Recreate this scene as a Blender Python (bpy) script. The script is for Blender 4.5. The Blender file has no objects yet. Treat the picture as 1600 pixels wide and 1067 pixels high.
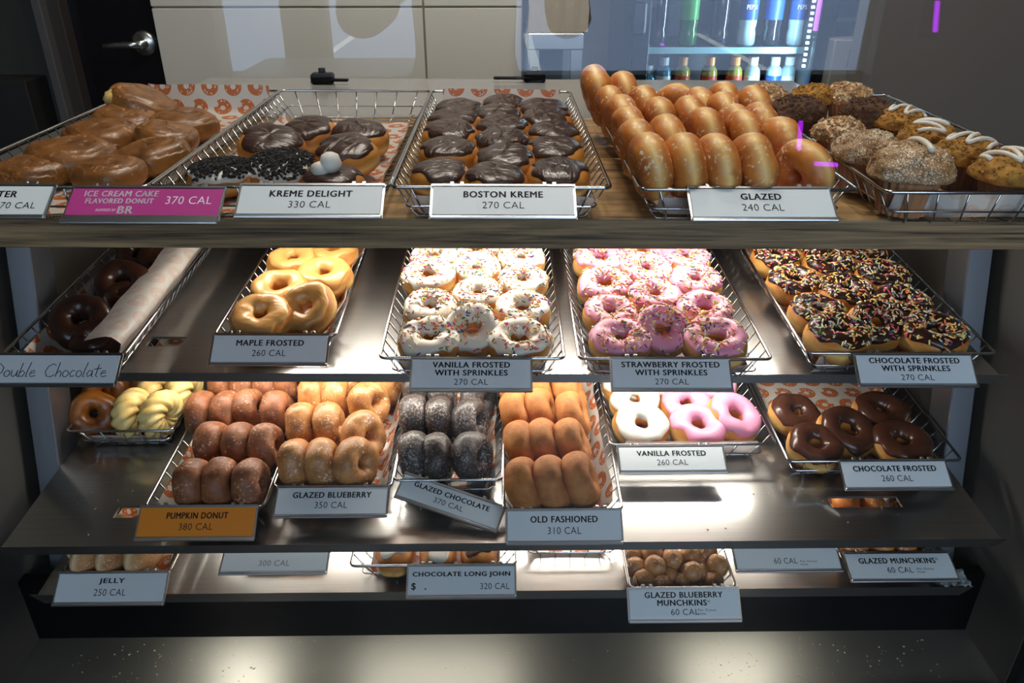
import bpy, math, random
import numpy as np
from mathutils import Vector, Matrix, Euler, noise

random.seed(7)
rng = np.random.default_rng(7)
PI = math.pi
S = bpy.context.scene
COL = S.collection

# ------------------------------------------------------------------ camera, world, big lights, exposure
CAM = Vector((0.0, 0.0, 1.34))
F = 1231.0
PITCH = math.radians(27.5)
YAW = math.radians(0.7)
cam_d = bpy.data.cameras.new('camera')
cam_d.sensor_width = 36.0
cam_d.lens = 36.0 * F / 1600.0
cam_d.clip_start = 0.02
cam = bpy.data.objects.new('camera', cam_d)
COL.objects.link(cam)
cam.location = CAM
cam.rotation_euler = (PI / 2 - PITCH, 0, -YAW)
S.camera = cam
CAM_R = cam.rotation_euler.to_matrix()

world = bpy.data.worlds.new('world')
S.world = world
world.use_nodes = True
bg = world.node_tree.nodes['Background']
bg.inputs['Color'].default_value = (0.62, 0.80, 1.0, 1)
bg.inputs['Strength'].default_value = 5.0

S.view_settings.view_transform = 'Standard'
S.view_settings.look = 'None'
S.view_settings.gamma = 1.0
S.view_settings.exposure = 0.0
S.view_settings.use_curve_mapping = False
S.cycles.use_denoising = True
S.cycles.max_bounces = 10
S.cycles.transparent_max_bounces = 16
S.cycles.sample_clamp_indirect = 4.0
S.cycles.caustics_reflective = False
S.cycles.caustics_refractive = False


def area_light(name, loc, rot, sx, sy, power, color=(1, 1, 1), parent=None):
    d = bpy.data.lights.new(name, 'AREA')
    d.shape = 'RECTANGLE'
    d.size = sx
    d.size_y = sy
    d.energy = power
    d.color = color
    o = bpy.data.objects.new(name, d)
    COL.objects.link(o)
    o.location = loc
    o.rotation_euler = rot
    if parent:
        o.parent = parent
    return o


WARM = (1.0, 0.92, 0.80)
LED = (1.0, 0.93, 0.82)
# ceiling lamps of the shop (fixtures are built further down)
CEIL_LAMPS = [(-0.3, 1.4, 8.0), (0.45, 1.35, 11.0), (0.0, 2.0, 14.0), (-1.2, -0.9, 1.5), (1.3, -0.9, 1.5)]
# LED strips under counter and shelves, lowest ones added to light the floor: (half span x0, x1, power)
STRIP_POWER = {'counter': 5.4, 'shelf2': 4.2, 'shelf3': 2.8, 'floor_fill': .34}
STRIP_AIM = {'counter': 32, 'shelf2': 22, 'shelf3': 10, 'floor_fill': 0}  # degrees towards the front
SUN = bpy.data.lights.new('sun', 'SUN')
SUN.energy = 8.0
SUN.angle = .02
sun_o = bpy.data.objects.new('sun', SUN)
COL.objects.link(sun_o)
sun_o.rotation_euler = (math.radians(-42), 0, math.radians(12))


# ------------------------------------------------------------------ helpers
def ray(px, py):
    d = CAM_R @ Vector(((px - 800) / F, (533.5 - py) / F, -1.0))
    return d


def on_plane(px, py, P, n):
    d = ray(px, py)
    t = (P - CAM).dot(n) / d.dot(n)
    return CAM + d * t


def at_y(px, py, Y):
    d = ray(px, py)
    return CAM + d * (Y / d.y)


def depth(P):
    return -((CAM_R.inverted() @ (P - CAM)).z)


def lin(r, g, b):
    f = lambda c: (c / 255 / 12.92) if c <= 10 else ((c / 255 + 0.055) / 1.055) ** 2.4
    return (f(r), f(g), f(b), 1.0)


def tag(o, label, cat, group=None, kind=None):
    o['label'] = label
    o['category'] = cat
    if group:
        o['group'] = group
    if kind:
        o['kind'] = kind
    return o


def empty(name, M=None, label=None, cat=None, group=None):
    o = bpy.data.objects.new(name, None)
    o.empty_display_size = 0.02
    COL.objects.link(o)
    if M is not None:
        o.matrix_world = M
    if label:
        tag(o, label, cat, group)
    return o


def link(name, mesh, parent=None, M=None, kind=None, label=None):
    o = bpy.data.objects.new(name, mesh)
    COL.objects.link(o)
    if parent:
        o.parent = parent
    if M is not None:
        o.matrix_local = M
    if kind:
        o['kind'] = kind
    if label:
        o['label'] = label
    return o


def structure(name, mesh, parent=None):
    o = link(name, mesh, parent)
    o['kind'] = 'structure'
    return o


class MB:
    """collects vertices and faces for ONE mesh"""

    def __init__(s):
        s.v = []
        s.f = []
        s.m = []
        s.uv = None

    def add(s, verts, faces, mi=0):
        b = len(s.v)
        s.v += [tuple(p) for p in verts]
        s.f += [tuple(b + i for i in f) for f in faces]
        s.m += [mi] * len(faces)
        return s

    def box(s, c, d, M=None, mi=0, bev=0.0):
        x, y, z = d[0] / 2, d[1] / 2, d[2] / 2
        if bev <= 0:
            P = [(-x, -y, -z), (x, -y, -z), (x, y, -z), (-x, y, -z), (-x, -y, z), (x, -y, z), (x, y, z), (-x, y, z)]
            Fc = [(0, 3, 2, 1), (4, 5, 6, 7), (0, 1, 5, 4), (1, 2, 6, 5), (2, 3, 7, 6), (3, 0, 4, 7)]
        else:
            b = min(bev, x * .9, y * .9, z * .9)
            P = []
            rings = [(-z, b), (-z + b, 0), (z - b, 0), (z, b)]
            for (zz, ins) in rings:
                X, Y = x - ins, y - ins
                k = b * .9 if ins == 0 else b * .5
                P += [(-X + k, -Y, zz), (X - k, -Y, zz), (X, -Y + k, zz), (X, Y - k, zz), (X - k, Y, zz), (-X + k, Y, zz), (-X, Y - k, zz), (-X, -Y + k, zz)]
            Fc = [tuple(range(7, -1, -1)), tuple(range(24, 32))]
            for r in range(3):
                for i in range(8):
                    j = (i + 1) % 8
                    Fc.append((r * 8 + i, r * 8 + j, r * 8 + 8 + j, r * 8 + 8 + i))
        c = Vector(c)
        P = [Vector(p) + c for p in P]
        if M is not None:
            P = [M @ p for p in P]
        return s.add(P, Fc, mi)

    def tube(s, pts, r, n=6, closed=False, caps=True, mi=0):
        pts = [Vector(p) for p in pts]
        m = len(pts)
        V = []
        prev = None
        for i in range(m):
            a = pts[i - 1] if (i > 0 or closed) else pts[i]
            b = pts[(i + 1) % m] if (i < m - 1 or closed) else pts[i]
            t = (b - a)
            if t.length < 1e-9:
                t = Vector((0, 0, 1))
            t.normalize()
            if prev is None:
                u = t.orthogonal().normalized()
            else:
                u = (prev - t * prev.dot(t))
                u = u.normalized() if u.length > 1e-6 else t.orthogonal().normalized()
            prev = u
            w = t.cross(u)
            rr = r[i] if isinstance(r, (list, tuple)) else r
            for k in range(n):
                a_ = 2 * PI * k / n
                V.append(pts[i] + (u * math.cos(a_) + w * math.sin(a_)) * rr)
        Fc = []
        for i in range(m if closed else m - 1):
            j = (i + 1) % m
            for k in range(n):
                l = (k + 1) % n
                Fc.append((i * n + k, i * n + l, j * n + l, j * n + k))
        if caps and not closed:
            Fc.append(tuple(range(n - 1, -1, -1)))
            Fc.append(tuple(range((m - 1) * n, m * n)))
        return s.add(V, Fc, mi)

    def lathe(s, prof, n=24, c=(0, 0, 0), mi=0, M=None):
        c = Vector(c)
        V = []
        for (r, z) in prof:
            for k in range(n):
                a = 2 * PI * k / n
                V.append(Vector((r * math.cos(a), r * math.sin(a), z)) + c)
        if M is not None:
            V = [M @ p for p in V]
        Fc = []
        for i in range(len(prof) - 1):
            for k in range(n):
                l = (k + 1) % n
                Fc.append((i * n + k, i * n + l, i * n + n + l, i * n + n + k))
        Fc.append(tuple(range(n - 1, -1, -1)))
        Fc.append(tuple(range((len(prof) - 1) * n, len(prof) * n)))
        return s.add(V, Fc, mi)

    def mesh(s, name, mats, smooth=False):
        me = bpy.data.meshes.new(name)
        me.from_pydata(s.v, [], s.f)
        if not isinstance(mats, (list, tuple)):
            mats = [mats]
        for m in mats:
            me.materials.append(m)
        if len(mats) > 1:
            me.polygons.foreach_set('material_index', s.m)
        if smooth:
            me.polygons.foreach_set('use_smooth', [True] * len(me.polygons))
        me.update()
        return me


def grid_mesh(name, P, mat, closed_u=False, closed_v=False, uv=None, att=None, smooth=True):
    """P: array (nu, nv, 3)"""
    nu, nv = P.shape[:2]
    V = P.reshape(-1, 3)
    Fc = []
    for i in range(nu if closed_u else nu - 1):
        i2 = (i + 1) % nu
        for j in range(nv if closed_v else nv - 1):
            j2 = (j + 1) % nv
            Fc.append((i * nv + j, i2 * nv + j, i2 * nv + j2, i * nv + j2))
    me = bpy.data.meshes.new(name)
    me.from_pydata(V.tolist(), [], Fc)
    me.materials.append(mat)
    if smooth:
        me.polygons.foreach_set('use_smooth', [True] * len(me.polygons))
    if uv is not None:
        U = uv.reshape(-1, 2)
        lay = me.uv_layers.new(name='UVMap')
        idx = np.empty(len(me.loops), dtype=np.int32)
        me.loops.foreach_get('vertex_index', idx)
        lay.data.foreach_set('uv', U[idx].astype(np.float32).ravel())
    if att is not None:
        a = me.attributes.new('band', 'FLOAT', 'POINT')
        a.data.foreach_set('value', np.asarray(att, dtype=np.float32).ravel())
    me.update()
    return me


def rot_frame(u, v, n, P):
    M = Matrix.Identity(4)
    for i, a in enumerate((u, v, n)):
        for k in range(3):
            M[k][i] = a[k]
    M.translation = P
    return M


# ------------------------------------------------------------------ materials
MATS = {}


def new_mat(name):
    m = bpy.data.materials.new(name)
    m.use_nodes = True
    return m, m.node_tree, m.node_tree.nodes['Principled BSDF']


def N(nt, typ, **kw):
    n = nt.nodes.new(typ)
    for k, v in kw.items():
        if k.startswith('i_'):
            key = k[2:]
            key = int(key) if key.isdigit() else key
            n.inputs[key].default_value = v
        else:
            setattr(n, k, v)
    return n


def plain(name, col, rough=.5, metal=0.0, coat=0.0, bump=0.0, bscale=60, spec=None, trans=0.0, var=0.0, emit=None, estr=0):
    if name in MATS:
        return MATS[name]
    m, nt, b = new_mat(name)
    b.inputs['Base Color'].default_value = col
    b.inputs['Roughness'].default_value = rough
    b.inputs['Metallic'].default_value = metal
    b.inputs['Coat Weight'].default_value = coat
    b.inputs['Coat Roughness'].default_value = .12
    if spec is not None:
        b.inputs['Specular IOR Level'].default_value = spec
    if trans:
        b.inputs['Transmission Weight'].default_value = trans
    if emit:
        b.inputs['Emission Color'].default_value = emit
        b.inputs['Emission Strength'].default_value = estr
    if bump or var:
        tc = N(nt, 'ShaderNodeTexCoord')
        nz = N(nt, 'ShaderNodeTexNoise', i_Scale=bscale, i_Detail=4.0)
        nt.links.new(tc.outputs['Object'], nz.inputs['Vector'])
        if bump:
            bp = N(nt, 'ShaderNodeBump', i_Strength=bump, i_Distance=.002)
            nt.links.new(nz.outputs['Fac'], bp.inputs['Height'])
            nt.links.new(bp.outputs['Normal'], b.inputs['Normal'])
        if var:
            mx = N(nt, 'ShaderNodeMix', data_type='RGBA')
            mx.inputs[6].default_value = tuple(c * (1 - var) for c in col[:3]) + (1,)
            mx.inputs[7].default_value = tuple(min(1, c * (1 + var)) for c in col[:3]) + (1,)
            nt.links.new(nz.outputs['Fac'], mx.inputs[0])
            nt.links.new(mx.outputs[2], b.inputs['Base Color'])
    MATS[name] = m
    return m


def ramp(nt, stops):
    r = N(nt, 'ShaderNodeValToRGB')
    e = r.color_ramp.elements
    e[0].position, e[0].color = stops[0]
    e[1].position, e[1].color = stops[-1]
    for p, c in stops[1:-1]:
        x = e.new(p)
        x.color = c
    return r


def dough(name, dark, mid, light, rough=.55, coat=.05, flecks=None, fleck_amt=.62, bump=.25, bscale=35, band=True, fscale=130):
    """fried dough: browned skin, pale proof line (vertex attribute 'band'), optional dried-glaze flecks"""
    m, nt, b = new_mat(name)
    L = nt.links
    tc = N(nt, 'ShaderNodeTexCoord')
    info = N(nt, 'ShaderNodeObjectInfo')
    addv = N(nt, 'ShaderNodeVectorMath', operation='ADD')
    sc = N(nt, 'ShaderNodeMath', operation='MULTIPLY', i_1=37.0)
    L.new(info.outputs['Random'], sc.inputs[0])
    L.new(tc.outputs['Object'], addv.inputs[0])
    L.new(sc.outputs[0], addv.inputs[1])
    nz = N(nt, 'ShaderNodeTexNoise', i_Scale=bscale, i_Detail=5.0, i_Roughness=.6)
    L.new(addv.outputs[0], nz.inputs['Vector'])
    r1 = ramp(nt, [(.3, dark), (.62, mid)])
    L.new(nz.outputs['Fac'], r1.inputs[0])
    col = r1.outputs['Color']
    if band:
        at = N(nt, 'ShaderNodeAttribute', attribute_name='band')
        nz2 = N(nt, 'ShaderNodeTexNoise', i_Scale=45, i_Detail=2.0)
        L.new(addv.outputs[0], nz2.inputs['Vector'])
        mm = N(nt, 'ShaderNodeMath', operation='MULTIPLY')
        L.new(at.outputs['Fac'], mm.inputs[0])
        mr = N(nt, 'ShaderNodeMapRange')
        mr.inputs[1].default_value = .2
        mr.inputs[2].default_value = .42
        L.new(nz2.outputs['Fac'], mr.inputs[0])
        L.new(mr.outputs[0], mm.inputs[1])
        mx = N(nt, 'ShaderNodeMix', data_type='RGBA')
        L.new(mm.outputs[0], mx.inputs[0])
        L.new(col, mx.inputs[6])
        mx.inputs[7].default_value = light
        col = mx.outputs[2]
    if flecks:
        n3 = N(nt, 'ShaderNodeTexNoise', i_Scale=fscale, i_Detail=3.0, i_Roughness=.55)
        L.new(addv.outputs[0], n3.inputs['Vector'])
        n4 = N(nt, 'ShaderNodeTexNoise', i_Scale=28, i_Detail=2.0)
        L.new(addv.outputs[0], n4.inputs['Vector'])
        sm = N(nt, 'ShaderNodeMath', operation='MULTIPLY_ADD', i_1=.45)
        L.new(n4.outputs['Fac'], sm.inputs[0])
        L.new(n3.outputs['Fac'], sm.inputs[2])
        mr = N(nt, 'ShaderNodeMapRange')
        mr.inputs[1].default_value = fleck_amt + .16
        mr.inputs[2].default_value = fleck_amt + .27
        L.new(sm.outputs[0], mr.inputs[0])
        mx = N(nt, 'ShaderNodeMix', data_type='RGBA')
        L.new(mr.outputs[0], mx.inputs[0])
        L.new(col, mx.inputs[6])
        mx.inputs[7].default_value = flecks
        col = mx.outputs[2]
    L.new(col, b.inputs['Base Color'])
    bp = N(nt, 'ShaderNodeBump', i_Strength=bump, i_Distance=.003)
    L.new(nz.outputs['Fac'], bp.inputs['Height'])
    L.new(bp.outputs['Normal'], b.inputs['Normal'])
    b.inputs['Roughness'].default_value = rough
    b.inputs['Coat Weight'].default_value = coat
    b.inputs['Coat Roughness'].default_value = .2
    MATS[name] = m
    return m


def icing(name, col, rough=.28, wrinkle=.35, var=.12, coat=.06):
    m, nt, b = new_mat(name)
    L = nt.links
    tc = N(nt, 'ShaderNodeTexCoord')
    info = N(nt, 'ShaderNodeObjectInfo')
    addv = N(nt, 'ShaderNodeVectorMath', operation='ADD')
    L.new(tc.outputs['Object'], addv.inputs[0])
    L.new(info.outputs['Random'], addv.inputs[1])
    mp = N(nt, 'ShaderNodeMapping')
    mp.inputs['Scale'].default_value = (30, 75, 40)
    L.new(addv.outputs[0], mp.inputs['Vector'])
    nz = N(nt, 'ShaderNodeTexNoise', i_Scale=1.0, i_Detail=3.0, i_Distortion=1.2)
    L.new(mp.outputs[0], nz.inputs['Vector'])
    bp = N(nt, 'ShaderNodeBump', i_Strength=wrinkle, i_Distance=.003)
    L.new(nz.outputs['Fac'], bp.inputs['Height'])
    L.new(bp.outputs['Normal'], b.inputs['Normal'])
    mx = N(nt, 'ShaderNodeMix', data_type='RGBA')
    mx.inputs[6].default_value = tuple(c * (1 - var) for c in col[:3]) + (1,)
    mx.inputs[7].default_value = tuple(min(1, c * (1 + var)) for c in col[:3]) + (1,)
    L.new(nz.outputs['Fac'], mx.inputs[0])
    L.new(mx.outputs[2], b.inputs['Base Color'])
    b.inputs['Roughness'].default_value = rough
    b.inputs['Coat Weight'].default_value = coat
    b.inputs['Coat Roughness'].default_value = .1
    MATS[name] = m
    return m


def steel(name, col, rough=.12, rough2=.42, mix=.5, scale=(2.5, 220, 220), bump=.03):
    """brushed sheet: a sharp mirror lobe plus a wide brushed lobe"""
    m, nt, b = new_mat(name)
    L = nt.links
    tc = N(nt, 'ShaderNodeTexCoord')
    mp = N(nt, 'ShaderNodeMapping')
    mp.inputs['Scale'].default_value = scale
    L.new(tc.outputs['Object'], mp.inputs['Vector'])
    nz = N(nt, 'ShaderNodeTexNoise', i_Scale=2.0, i_Detail=4.0)
    L.new(mp.outputs[0], nz.inputs['Vector'])
    bp = N(nt, 'ShaderNodeBump', i_Strength=bump, i_Distance=.001)
    L.new(nz.outputs['Fac'], bp.inputs['Height'])
    b2 = N(nt, 'ShaderNodeBsdfPrincipled')
    for bb, r_ in ((b, rough), (b2, rough2)):
        bb.inputs['Base Color'].default_value = col
        bb.inputs['Metallic'].default_value = 1.0
        bb.inputs['Roughness'].default_value = r_
        L.new(bp.outputs['Normal'], bb.inputs['Normal'])
    mr = N(nt, 'ShaderNodeMapRange')
    mr.inputs[3].default_value = mix - .1
    mr.inputs[4].default_value = mix + .1
    L.new(nz.outputs['Fac'], mr.inputs[0])
    ms = N(nt, 'ShaderNodeMixShader')
    L.new(mr.outputs[0], ms.inputs[0])
    L.new(b.outputs[0], ms.inputs[1])
    L.new(b2.outputs[0], ms.inputs[2])
    L.new(ms.outputs[0], nt.nodes['Material Output'].inputs[0])
    MATS[name] = m
    return m


def wood_mat(name, a, c, rough=.5):
    m, nt, b = new_mat(name)
    L = nt.links
    tc = N(nt, 'ShaderNodeTexCoord')
    mp = N(nt, 'ShaderNodeMapping')
    mp.inputs['Scale'].default_value = (2.2, 26, 60)
    L.new(tc.outputs['Object'], mp.inputs['Vector'])
    nz = N(nt, 'ShaderNodeTexNoise', i_Scale=1.6, i_Detail=7.0, i_Roughness=.62, i_Distortion=.9)
    L.new(mp.outputs[0], nz.inputs['Vector'])
    mp2 = N(nt, 'ShaderNodeMapping')
    mp2.inputs['Scale'].default_value = (9, 240, 320)
    L.new(tc.outputs['Object'], mp2.inputs['Vector'])
    n2 = N(nt, 'ShaderNodeTexNoise', i_Scale=1.0, i_Detail=3.0)
    L.new(mp2.outputs[0], n2.inputs['Vector'])
    ad = N(nt, 'ShaderNodeMath', operation='MULTIPLY_ADD', i_1=.45)
    L.new(n2.outputs['Fac'], ad.inputs[0])
    L.new(nz.outputs['Fac'], ad.inputs[2])
    r = ramp(nt, [(.5, a), (.7, tuple((x + y) / 2 for x, y in zip(a, c))), (.92, c)])
    L.new(ad.outputs[0], r.inputs[0])
    L.new(r.outputs['Color'], b.inputs['Base Color'])
    bp = N(nt, 'ShaderNodeBump', i_Strength=.25, i_Distance=.001)
    L.new(ad.outputs[0], bp.inputs['Height'])
    L.new(bp.outputs['Normal'], b.inputs['Normal'])
    b.inputs['Roughness'].default_value = rough
    MATS[name] = m
    return m


def glass_mat(name, tint=(1, 1, 1, 1), f0=.04):
    """thin clear pane: transparent plus a Schlick mirror reflection on each face"""
    m = bpy.data.materials.new(name)
    m.use_nodes = True
    nt = m.node_tree
    nt.nodes.clear()
    L = nt.links
    out = N(nt, 'ShaderNodeOutputMaterial')
    lw = N(nt, 'ShaderNodeLayerWeight', i_Blend=.5)
    pw = N(nt, 'ShaderNodeMath', operation='POWER', i_1=5.0)
    L.new(lw.outputs['Facing'], pw.inputs[0])
    ma = N(nt, 'ShaderNodeMath', operation='MULTIPLY_ADD', i_1=1 - f0, i_2=f0)
    L.new(pw.outputs[0], ma.inputs[0])
    tr = N(nt, 'ShaderNodeBsdfTransparent')
    tr.inputs[0].default_value = tint
    gl = N(nt, 'ShaderNodeBsdfGlossy', i_Roughness=0.0)
    mx = N(nt, 'ShaderNodeMixShader')
    L.new(ma.outputs[0], mx.inputs[0])
    L.new(tr.outputs[0], mx.inputs[1])
    L.new(gl.outputs[0], mx.inputs[2])
    L.new(mx.outputs[0], out.inputs[0])
    MATS[name] = m
    return m


def liner_mat():
    """waxed paper printed with orange bitten rings"""
    m, nt, b = new_mat('printed_paper')
    L = nt.links

    def mt(op, a, bb=None, c=None):
        n = N(nt, 'ShaderNodeMath', operation=op)
        for i, x in enumerate((a, bb, c)):
            if x is None:
                continue
            if isinstance(x, (int, float)):
                n.inputs[i].default_value = x
            else:
                L.new(x, n.inputs[i])
        return n.outputs[0]

    uv = N(nt, 'ShaderNodeUVMap')
    sp = N(nt, 'ShaderNodeSeparateXYZ')
    L.new(uv.outputs[0], sp.inputs[0])
    cs = .043
    y = mt('DIVIDE', sp.outputs[1], cs * .86)
    row = mt('FLOOR', y)
    odd = mt('MULTIPLY', mt('FLOORED_MODULO', row, 2.0), .5)
    x = mt('ADD', mt('DIVIDE', sp.outputs[0], cs), odd)
    fx = mt('SUBTRACT', mt('FRACT', x), .5)
    fy = mt('MULTIPLY', mt('SUBTRACT', mt('FRACT', y), .5), .86)
    r = mt('SQRT', mt('ADD', mt('MULTIPLY', fx, fx), mt('MULTIPLY', fy, fy)))
    ring = mt('MULTIPLY', mt('LESS_THAN', r, .37), mt('GREATER_THAN', r, .115))
    side = mt('MULTIPLY', mt('SUBTRACT', mt('FLOORED_MODULO', row, 2.0), .5), .6)
    bx = mt('SUBTRACT', fx, side)
    by = mt('SUBTRACT', fy, .17)
    bd = mt('SQRT', mt('ADD', mt('MULTIPLY', bx, bx), mt('MULTIPLY', by, by)))
    ring = mt('MULTIPLY', ring, mt('GREATER_THAN', bd, .12))
    vo = N(nt, 'ShaderNodeTexVoronoi', feature='F1', i_Scale=230.0)
    mp = N(nt, 'ShaderNodeMapping')
    mp.inputs['Scale'].default_value = (1, .55, 1)
    mp.inputs['Rotation'].default_value = (0, 0, .6)
    L.new(uv.outputs[0], mp.inputs['Vector'])
    L.new(mp.outputs[0], vo.inputs['Vector'])
    fl = mt('LESS_THAN', vo.outputs['Distance'], .27)
    edge = mt('MULTIPLY', mt('GREATER_THAN', r, .16), mt('LESS_THAN', r, .33))
    ink = mt('MULTIPLY', ring, mt('SUBTRACT', 1.0, mt('MULTIPLY', fl, edge)))
    mx = N(nt, 'ShaderNodeMix', data_type='RGBA')
    geo = N(nt, 'ShaderNodeNewGeometry')
    ink = mt('MULTIPLY', ink, mt('MULTIPLY_ADD', geo.outputs['Backfacing'], -.78, 1.0))
    mx.inputs[6].default_value = lin(226, 221, 212)
    mx.inputs[7].default_value = lin(206, 116, 64)
    L.new(ink, mx.inputs[0])
    L.new(mx.outputs[2], b.inputs['Base Color'])
    b.inputs['Roughness'].default_value = .42
    tr = N(nt, 'ShaderNodeBsdfTranslucent')
    L.new(mx.outputs[2], tr.inputs[0])
    ms = N(nt, 'ShaderNodeMixShader', i_0=.25)
    out = nt.nodes['Material Output']
    L.new(b.outputs[0], ms.inputs[1])
    L.new(tr.outputs[0], ms.inputs[2])
    L.new(ms.outputs[0], out.inputs[0])
    MATS['printed_paper'] = m
    return m


CHROME = plain('chrome_wire', (.5, .5, .5, 1), .18, 1.0)
STEEL = steel('brushed_steel', (.48, .475, .46, 1), .14, .36, .5)
STEEL_D = steel('case_floor_steel', (.34, .34, .31, 1), .4, .6, .8)
POST_STEEL = steel('post_steel', (.34, .37, .42, 1), .3, .5, .5, (220, 220, 3))
WOOD = wood_mat('oak_counter', lin(66, 46, 26), lin(206, 164, 106))
GLASS = glass_mat('clear_glass')
PAPER = liner_mat()
BLACK = plain('black_panel', lin(5, 5, 7), .5, spec=.1)
DARK = plain('dark_grey_panel', lin(62, 61, 60), .55, var=.1, bscale=4)
GREYP = plain('grey_case_panel', lin(80, 80, 77), .5, var=.05, bscale=5)
WHITE_CARD = plain('white_card', lin(222, 230, 232), .45)
INK = plain('black_ink', lin(18, 18, 24), .6)
HOLDER = plain('sign_holder_steel', (.5, .52, .54, 1), .3, 1.0)

Y_DARK, Y_MID, Y_LIGHT = lin(166, 94, 28), lin(202, 132, 48), lin(244, 204, 124)
YEAST = dough('yeast_dough', Y_DARK, Y_MID, Y_LIGHT)
GLAZED = dough('glazed_yeast_dough', lin(168, 88, 32), lin(214, 130, 52), lin(250, 208, 128), rough=.5, coat=.12, flecks=lin(240, 214, 180), fleck_amt=.675, fscale=180, bump=.5)
PUMPKIN = dough('pumpkin_cake', lin(98, 56, 32), lin(152, 92, 54), lin(150, 90, 60), rough=.55, coat=.08, flecks=lin(214, 172, 146), fleck_amt=.68, band=False, bump=.8, bscale=60, fscale=240)
BLUEB = dough('blueberry_cake', lin(146, 92, 44), lin(198, 138, 78), lin(190, 130, 76), rough=.48, coat=.14, flecks=lin(232, 205, 175), fleck_amt=.66, band=False, bump=.7, bscale=50, fscale=240)
CHOCG = dough('glazed_chocolate_cake', lin(36, 30, 28), lin(64, 54, 50), lin(70, 60, 56), rough=.48, coat=.15, flecks=lin(150, 140, 134), fleck_amt=.6, band=False, bump=.9, bscale=70, fscale=300)
OLDF = dough('plain_cake', lin(150, 88, 34), lin(188, 120, 56), lin(190, 125, 60), rough=.7, coat=0, band=False, bump=.6, bscale=55)
DCHOC = dough('dark_chocolate_cake', lin(30, 16, 12), lin(48, 26, 18), lin(50, 30, 20), rough=.6, coat=.1, band=False, bump=.5)
ROLL = dough('glazed_coffee_roll', lin(92, 56, 24), lin(140, 90, 42), lin(178, 122, 46), rough=.42, coat=.2, flecks=lin(196, 140, 90), fleck_amt=.68, fscale=200, bump=.6)
CRULLER = dough('yellow_cruller', lin(240, 198, 108), lin(250, 222, 146), lin(246, 220, 140), rough=.45, coat=.15, flecks=lin(250, 240, 205), fleck_amt=.74, band=False, bump=.2)
HONEY = dough('honey_ring', lin(118, 62, 16), lin(166, 96, 26), lin(196, 130, 44), rough=.4, coat=.2, flecks=lin(220, 170, 110), fleck_amt=.74)
SUGARED = dough('sugared_dough', lin(180, 118, 66), lin(212, 160, 104), lin(236, 208, 160), rough=.8, coat=0, flecks=lin(240, 226, 205), fleck_amt=.66, fscale=420)
I_CHOC = icing('chocolate_icing', lin(62, 40, 32), .3, .9)
I_DARK = icing('dark_chocolate_icing', lin(50, 28, 21), .3, .25)
I_MILK = icing('smooth_chocolate_icing', lin(76, 43, 28), .26, .15)
I_WHITE = icing('white_icing', lin(232, 226, 212), .42, .2, .03)
I_PINK = icing('pink_icing', lin(232, 150, 180), .4, .2, .05)
I_MAPLE = icing('maple_icing', lin(204, 152, 84), .34, .4, .08)
KREME = icing('white_kreme', lin(236, 230, 216), .6, .3, .03, 0)
COOKIE = plain('black_cookie_crumb', lin(26, 22, 22), .75)
SPR = [plain('sprinkle_' + n, c, .45) for n, c in (('yellow', lin(250, 228, 140)), ('white', lin(250, 244, 222)), ('orange', lin(240, 140, 56)),
                                                    ('pink', lin(222, 88, 122)), ('purple', lin(110, 60, 96)), ('green', lin(92, 130, 84)), ('blue', lin(64, 92, 140)))]
MUF_LIGHT = dough('coffee_cake_muffin', lin(128, 86, 48), lin(182, 138, 88), lin(200, 160, 110), rough=.8, coat=0, flecks=lin(226, 204, 168), fleck_amt=.56, band=False, bump=.8, bscale=70)
MUF_DARK = dough('chocolate_crumb_muffin', lin(50, 30, 18), lin(96, 62, 36), lin(100, 70, 40), rough=.85, coat=0, band=False, bump=.9, bscale=80)
MUF_SUGAR = dough('sugar_crusted_muffin', lin(120, 82, 44), lin(172, 132, 84), lin(210, 180, 140), rough=.55, coat=.1, flecks=lin(236, 222, 196), fleck_amt=.58, band=False, bump=1.0, bscale=140, fscale=520)
MUF_PUMP = dough('pumpkin_muffin', lin(112, 70, 16), lin(184, 132, 52), lin(190, 130, 60), rough=.8, coat=0, band=False, bump=.9, bscale=70)
CUP_D = plain('brown_paper_cup', lin(84, 56, 40), .7)
CUP_L = plain('tan_paper_cup', lin(170, 122, 84), .7)

# ------------------------------------------------------------------ frames of the counter and the tilted shelves
CZ = 1.34


class Plane:
    """a shelf frame: P front-middle of the top face, u right, v back, n up"""

    def __init__(s, P, tilt, slope_x=0.0, turn=0.0):
        M = Matrix.Rotation(turn, 3, 'Z') @ Matrix.Rotation(-slope_x, 3, 'Y') @ Matrix.Rotation(tilt, 3, 'X')
        s.P = Vector(P)
        s.u, s.v, s.n = M.col[0].copy(), M.col[1].copy(), M.col[2].copy()
        s.R = M

    def at(s, a, b, c):
        return s.P + s.u * a + s.v * b + s.n * c

    def hit(s, px, py, c=0.0):
        return on_plane(px, py, s.P + s.n * c, s.n)

    def local(s, Q):
        d = Q - s.P
        return Vector((d.dot(s.u), d.dot(s.v), d.dot(s.n)))

    def M(s, Q):
        return rot_frame(s.u, s.v, s.n, Q)


T = math.radians(3.7)
COUNTER = Plane((0, .921, CZ - .31), 0)
SH2 = Plane((0, .990, CZ - .566), T)
SH3 = Plane((0, .879, CZ - .787), T)
SH4 = Plane((0, .911, CZ - .913), T)
CASE_Z = CZ - 1.05
COUNTER = Plane((0, .921, CZ - .31), 0, slope_x=-.007)
SH2 = Plane((0, .990, CZ - .568), T, slope_x=-.010)
SH3 = Plane((0, .879, CZ - .787), T)
SH4 = Plane((0, .911, CZ - .913), T)

# ------------------------------------------------------------------ room shell
WALL_Y = 2.82


def box_mesh(name, c, d, mat, bev=0.0):
    return MB().box(c, d, bev=bev).mesh(name, mat)


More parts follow.
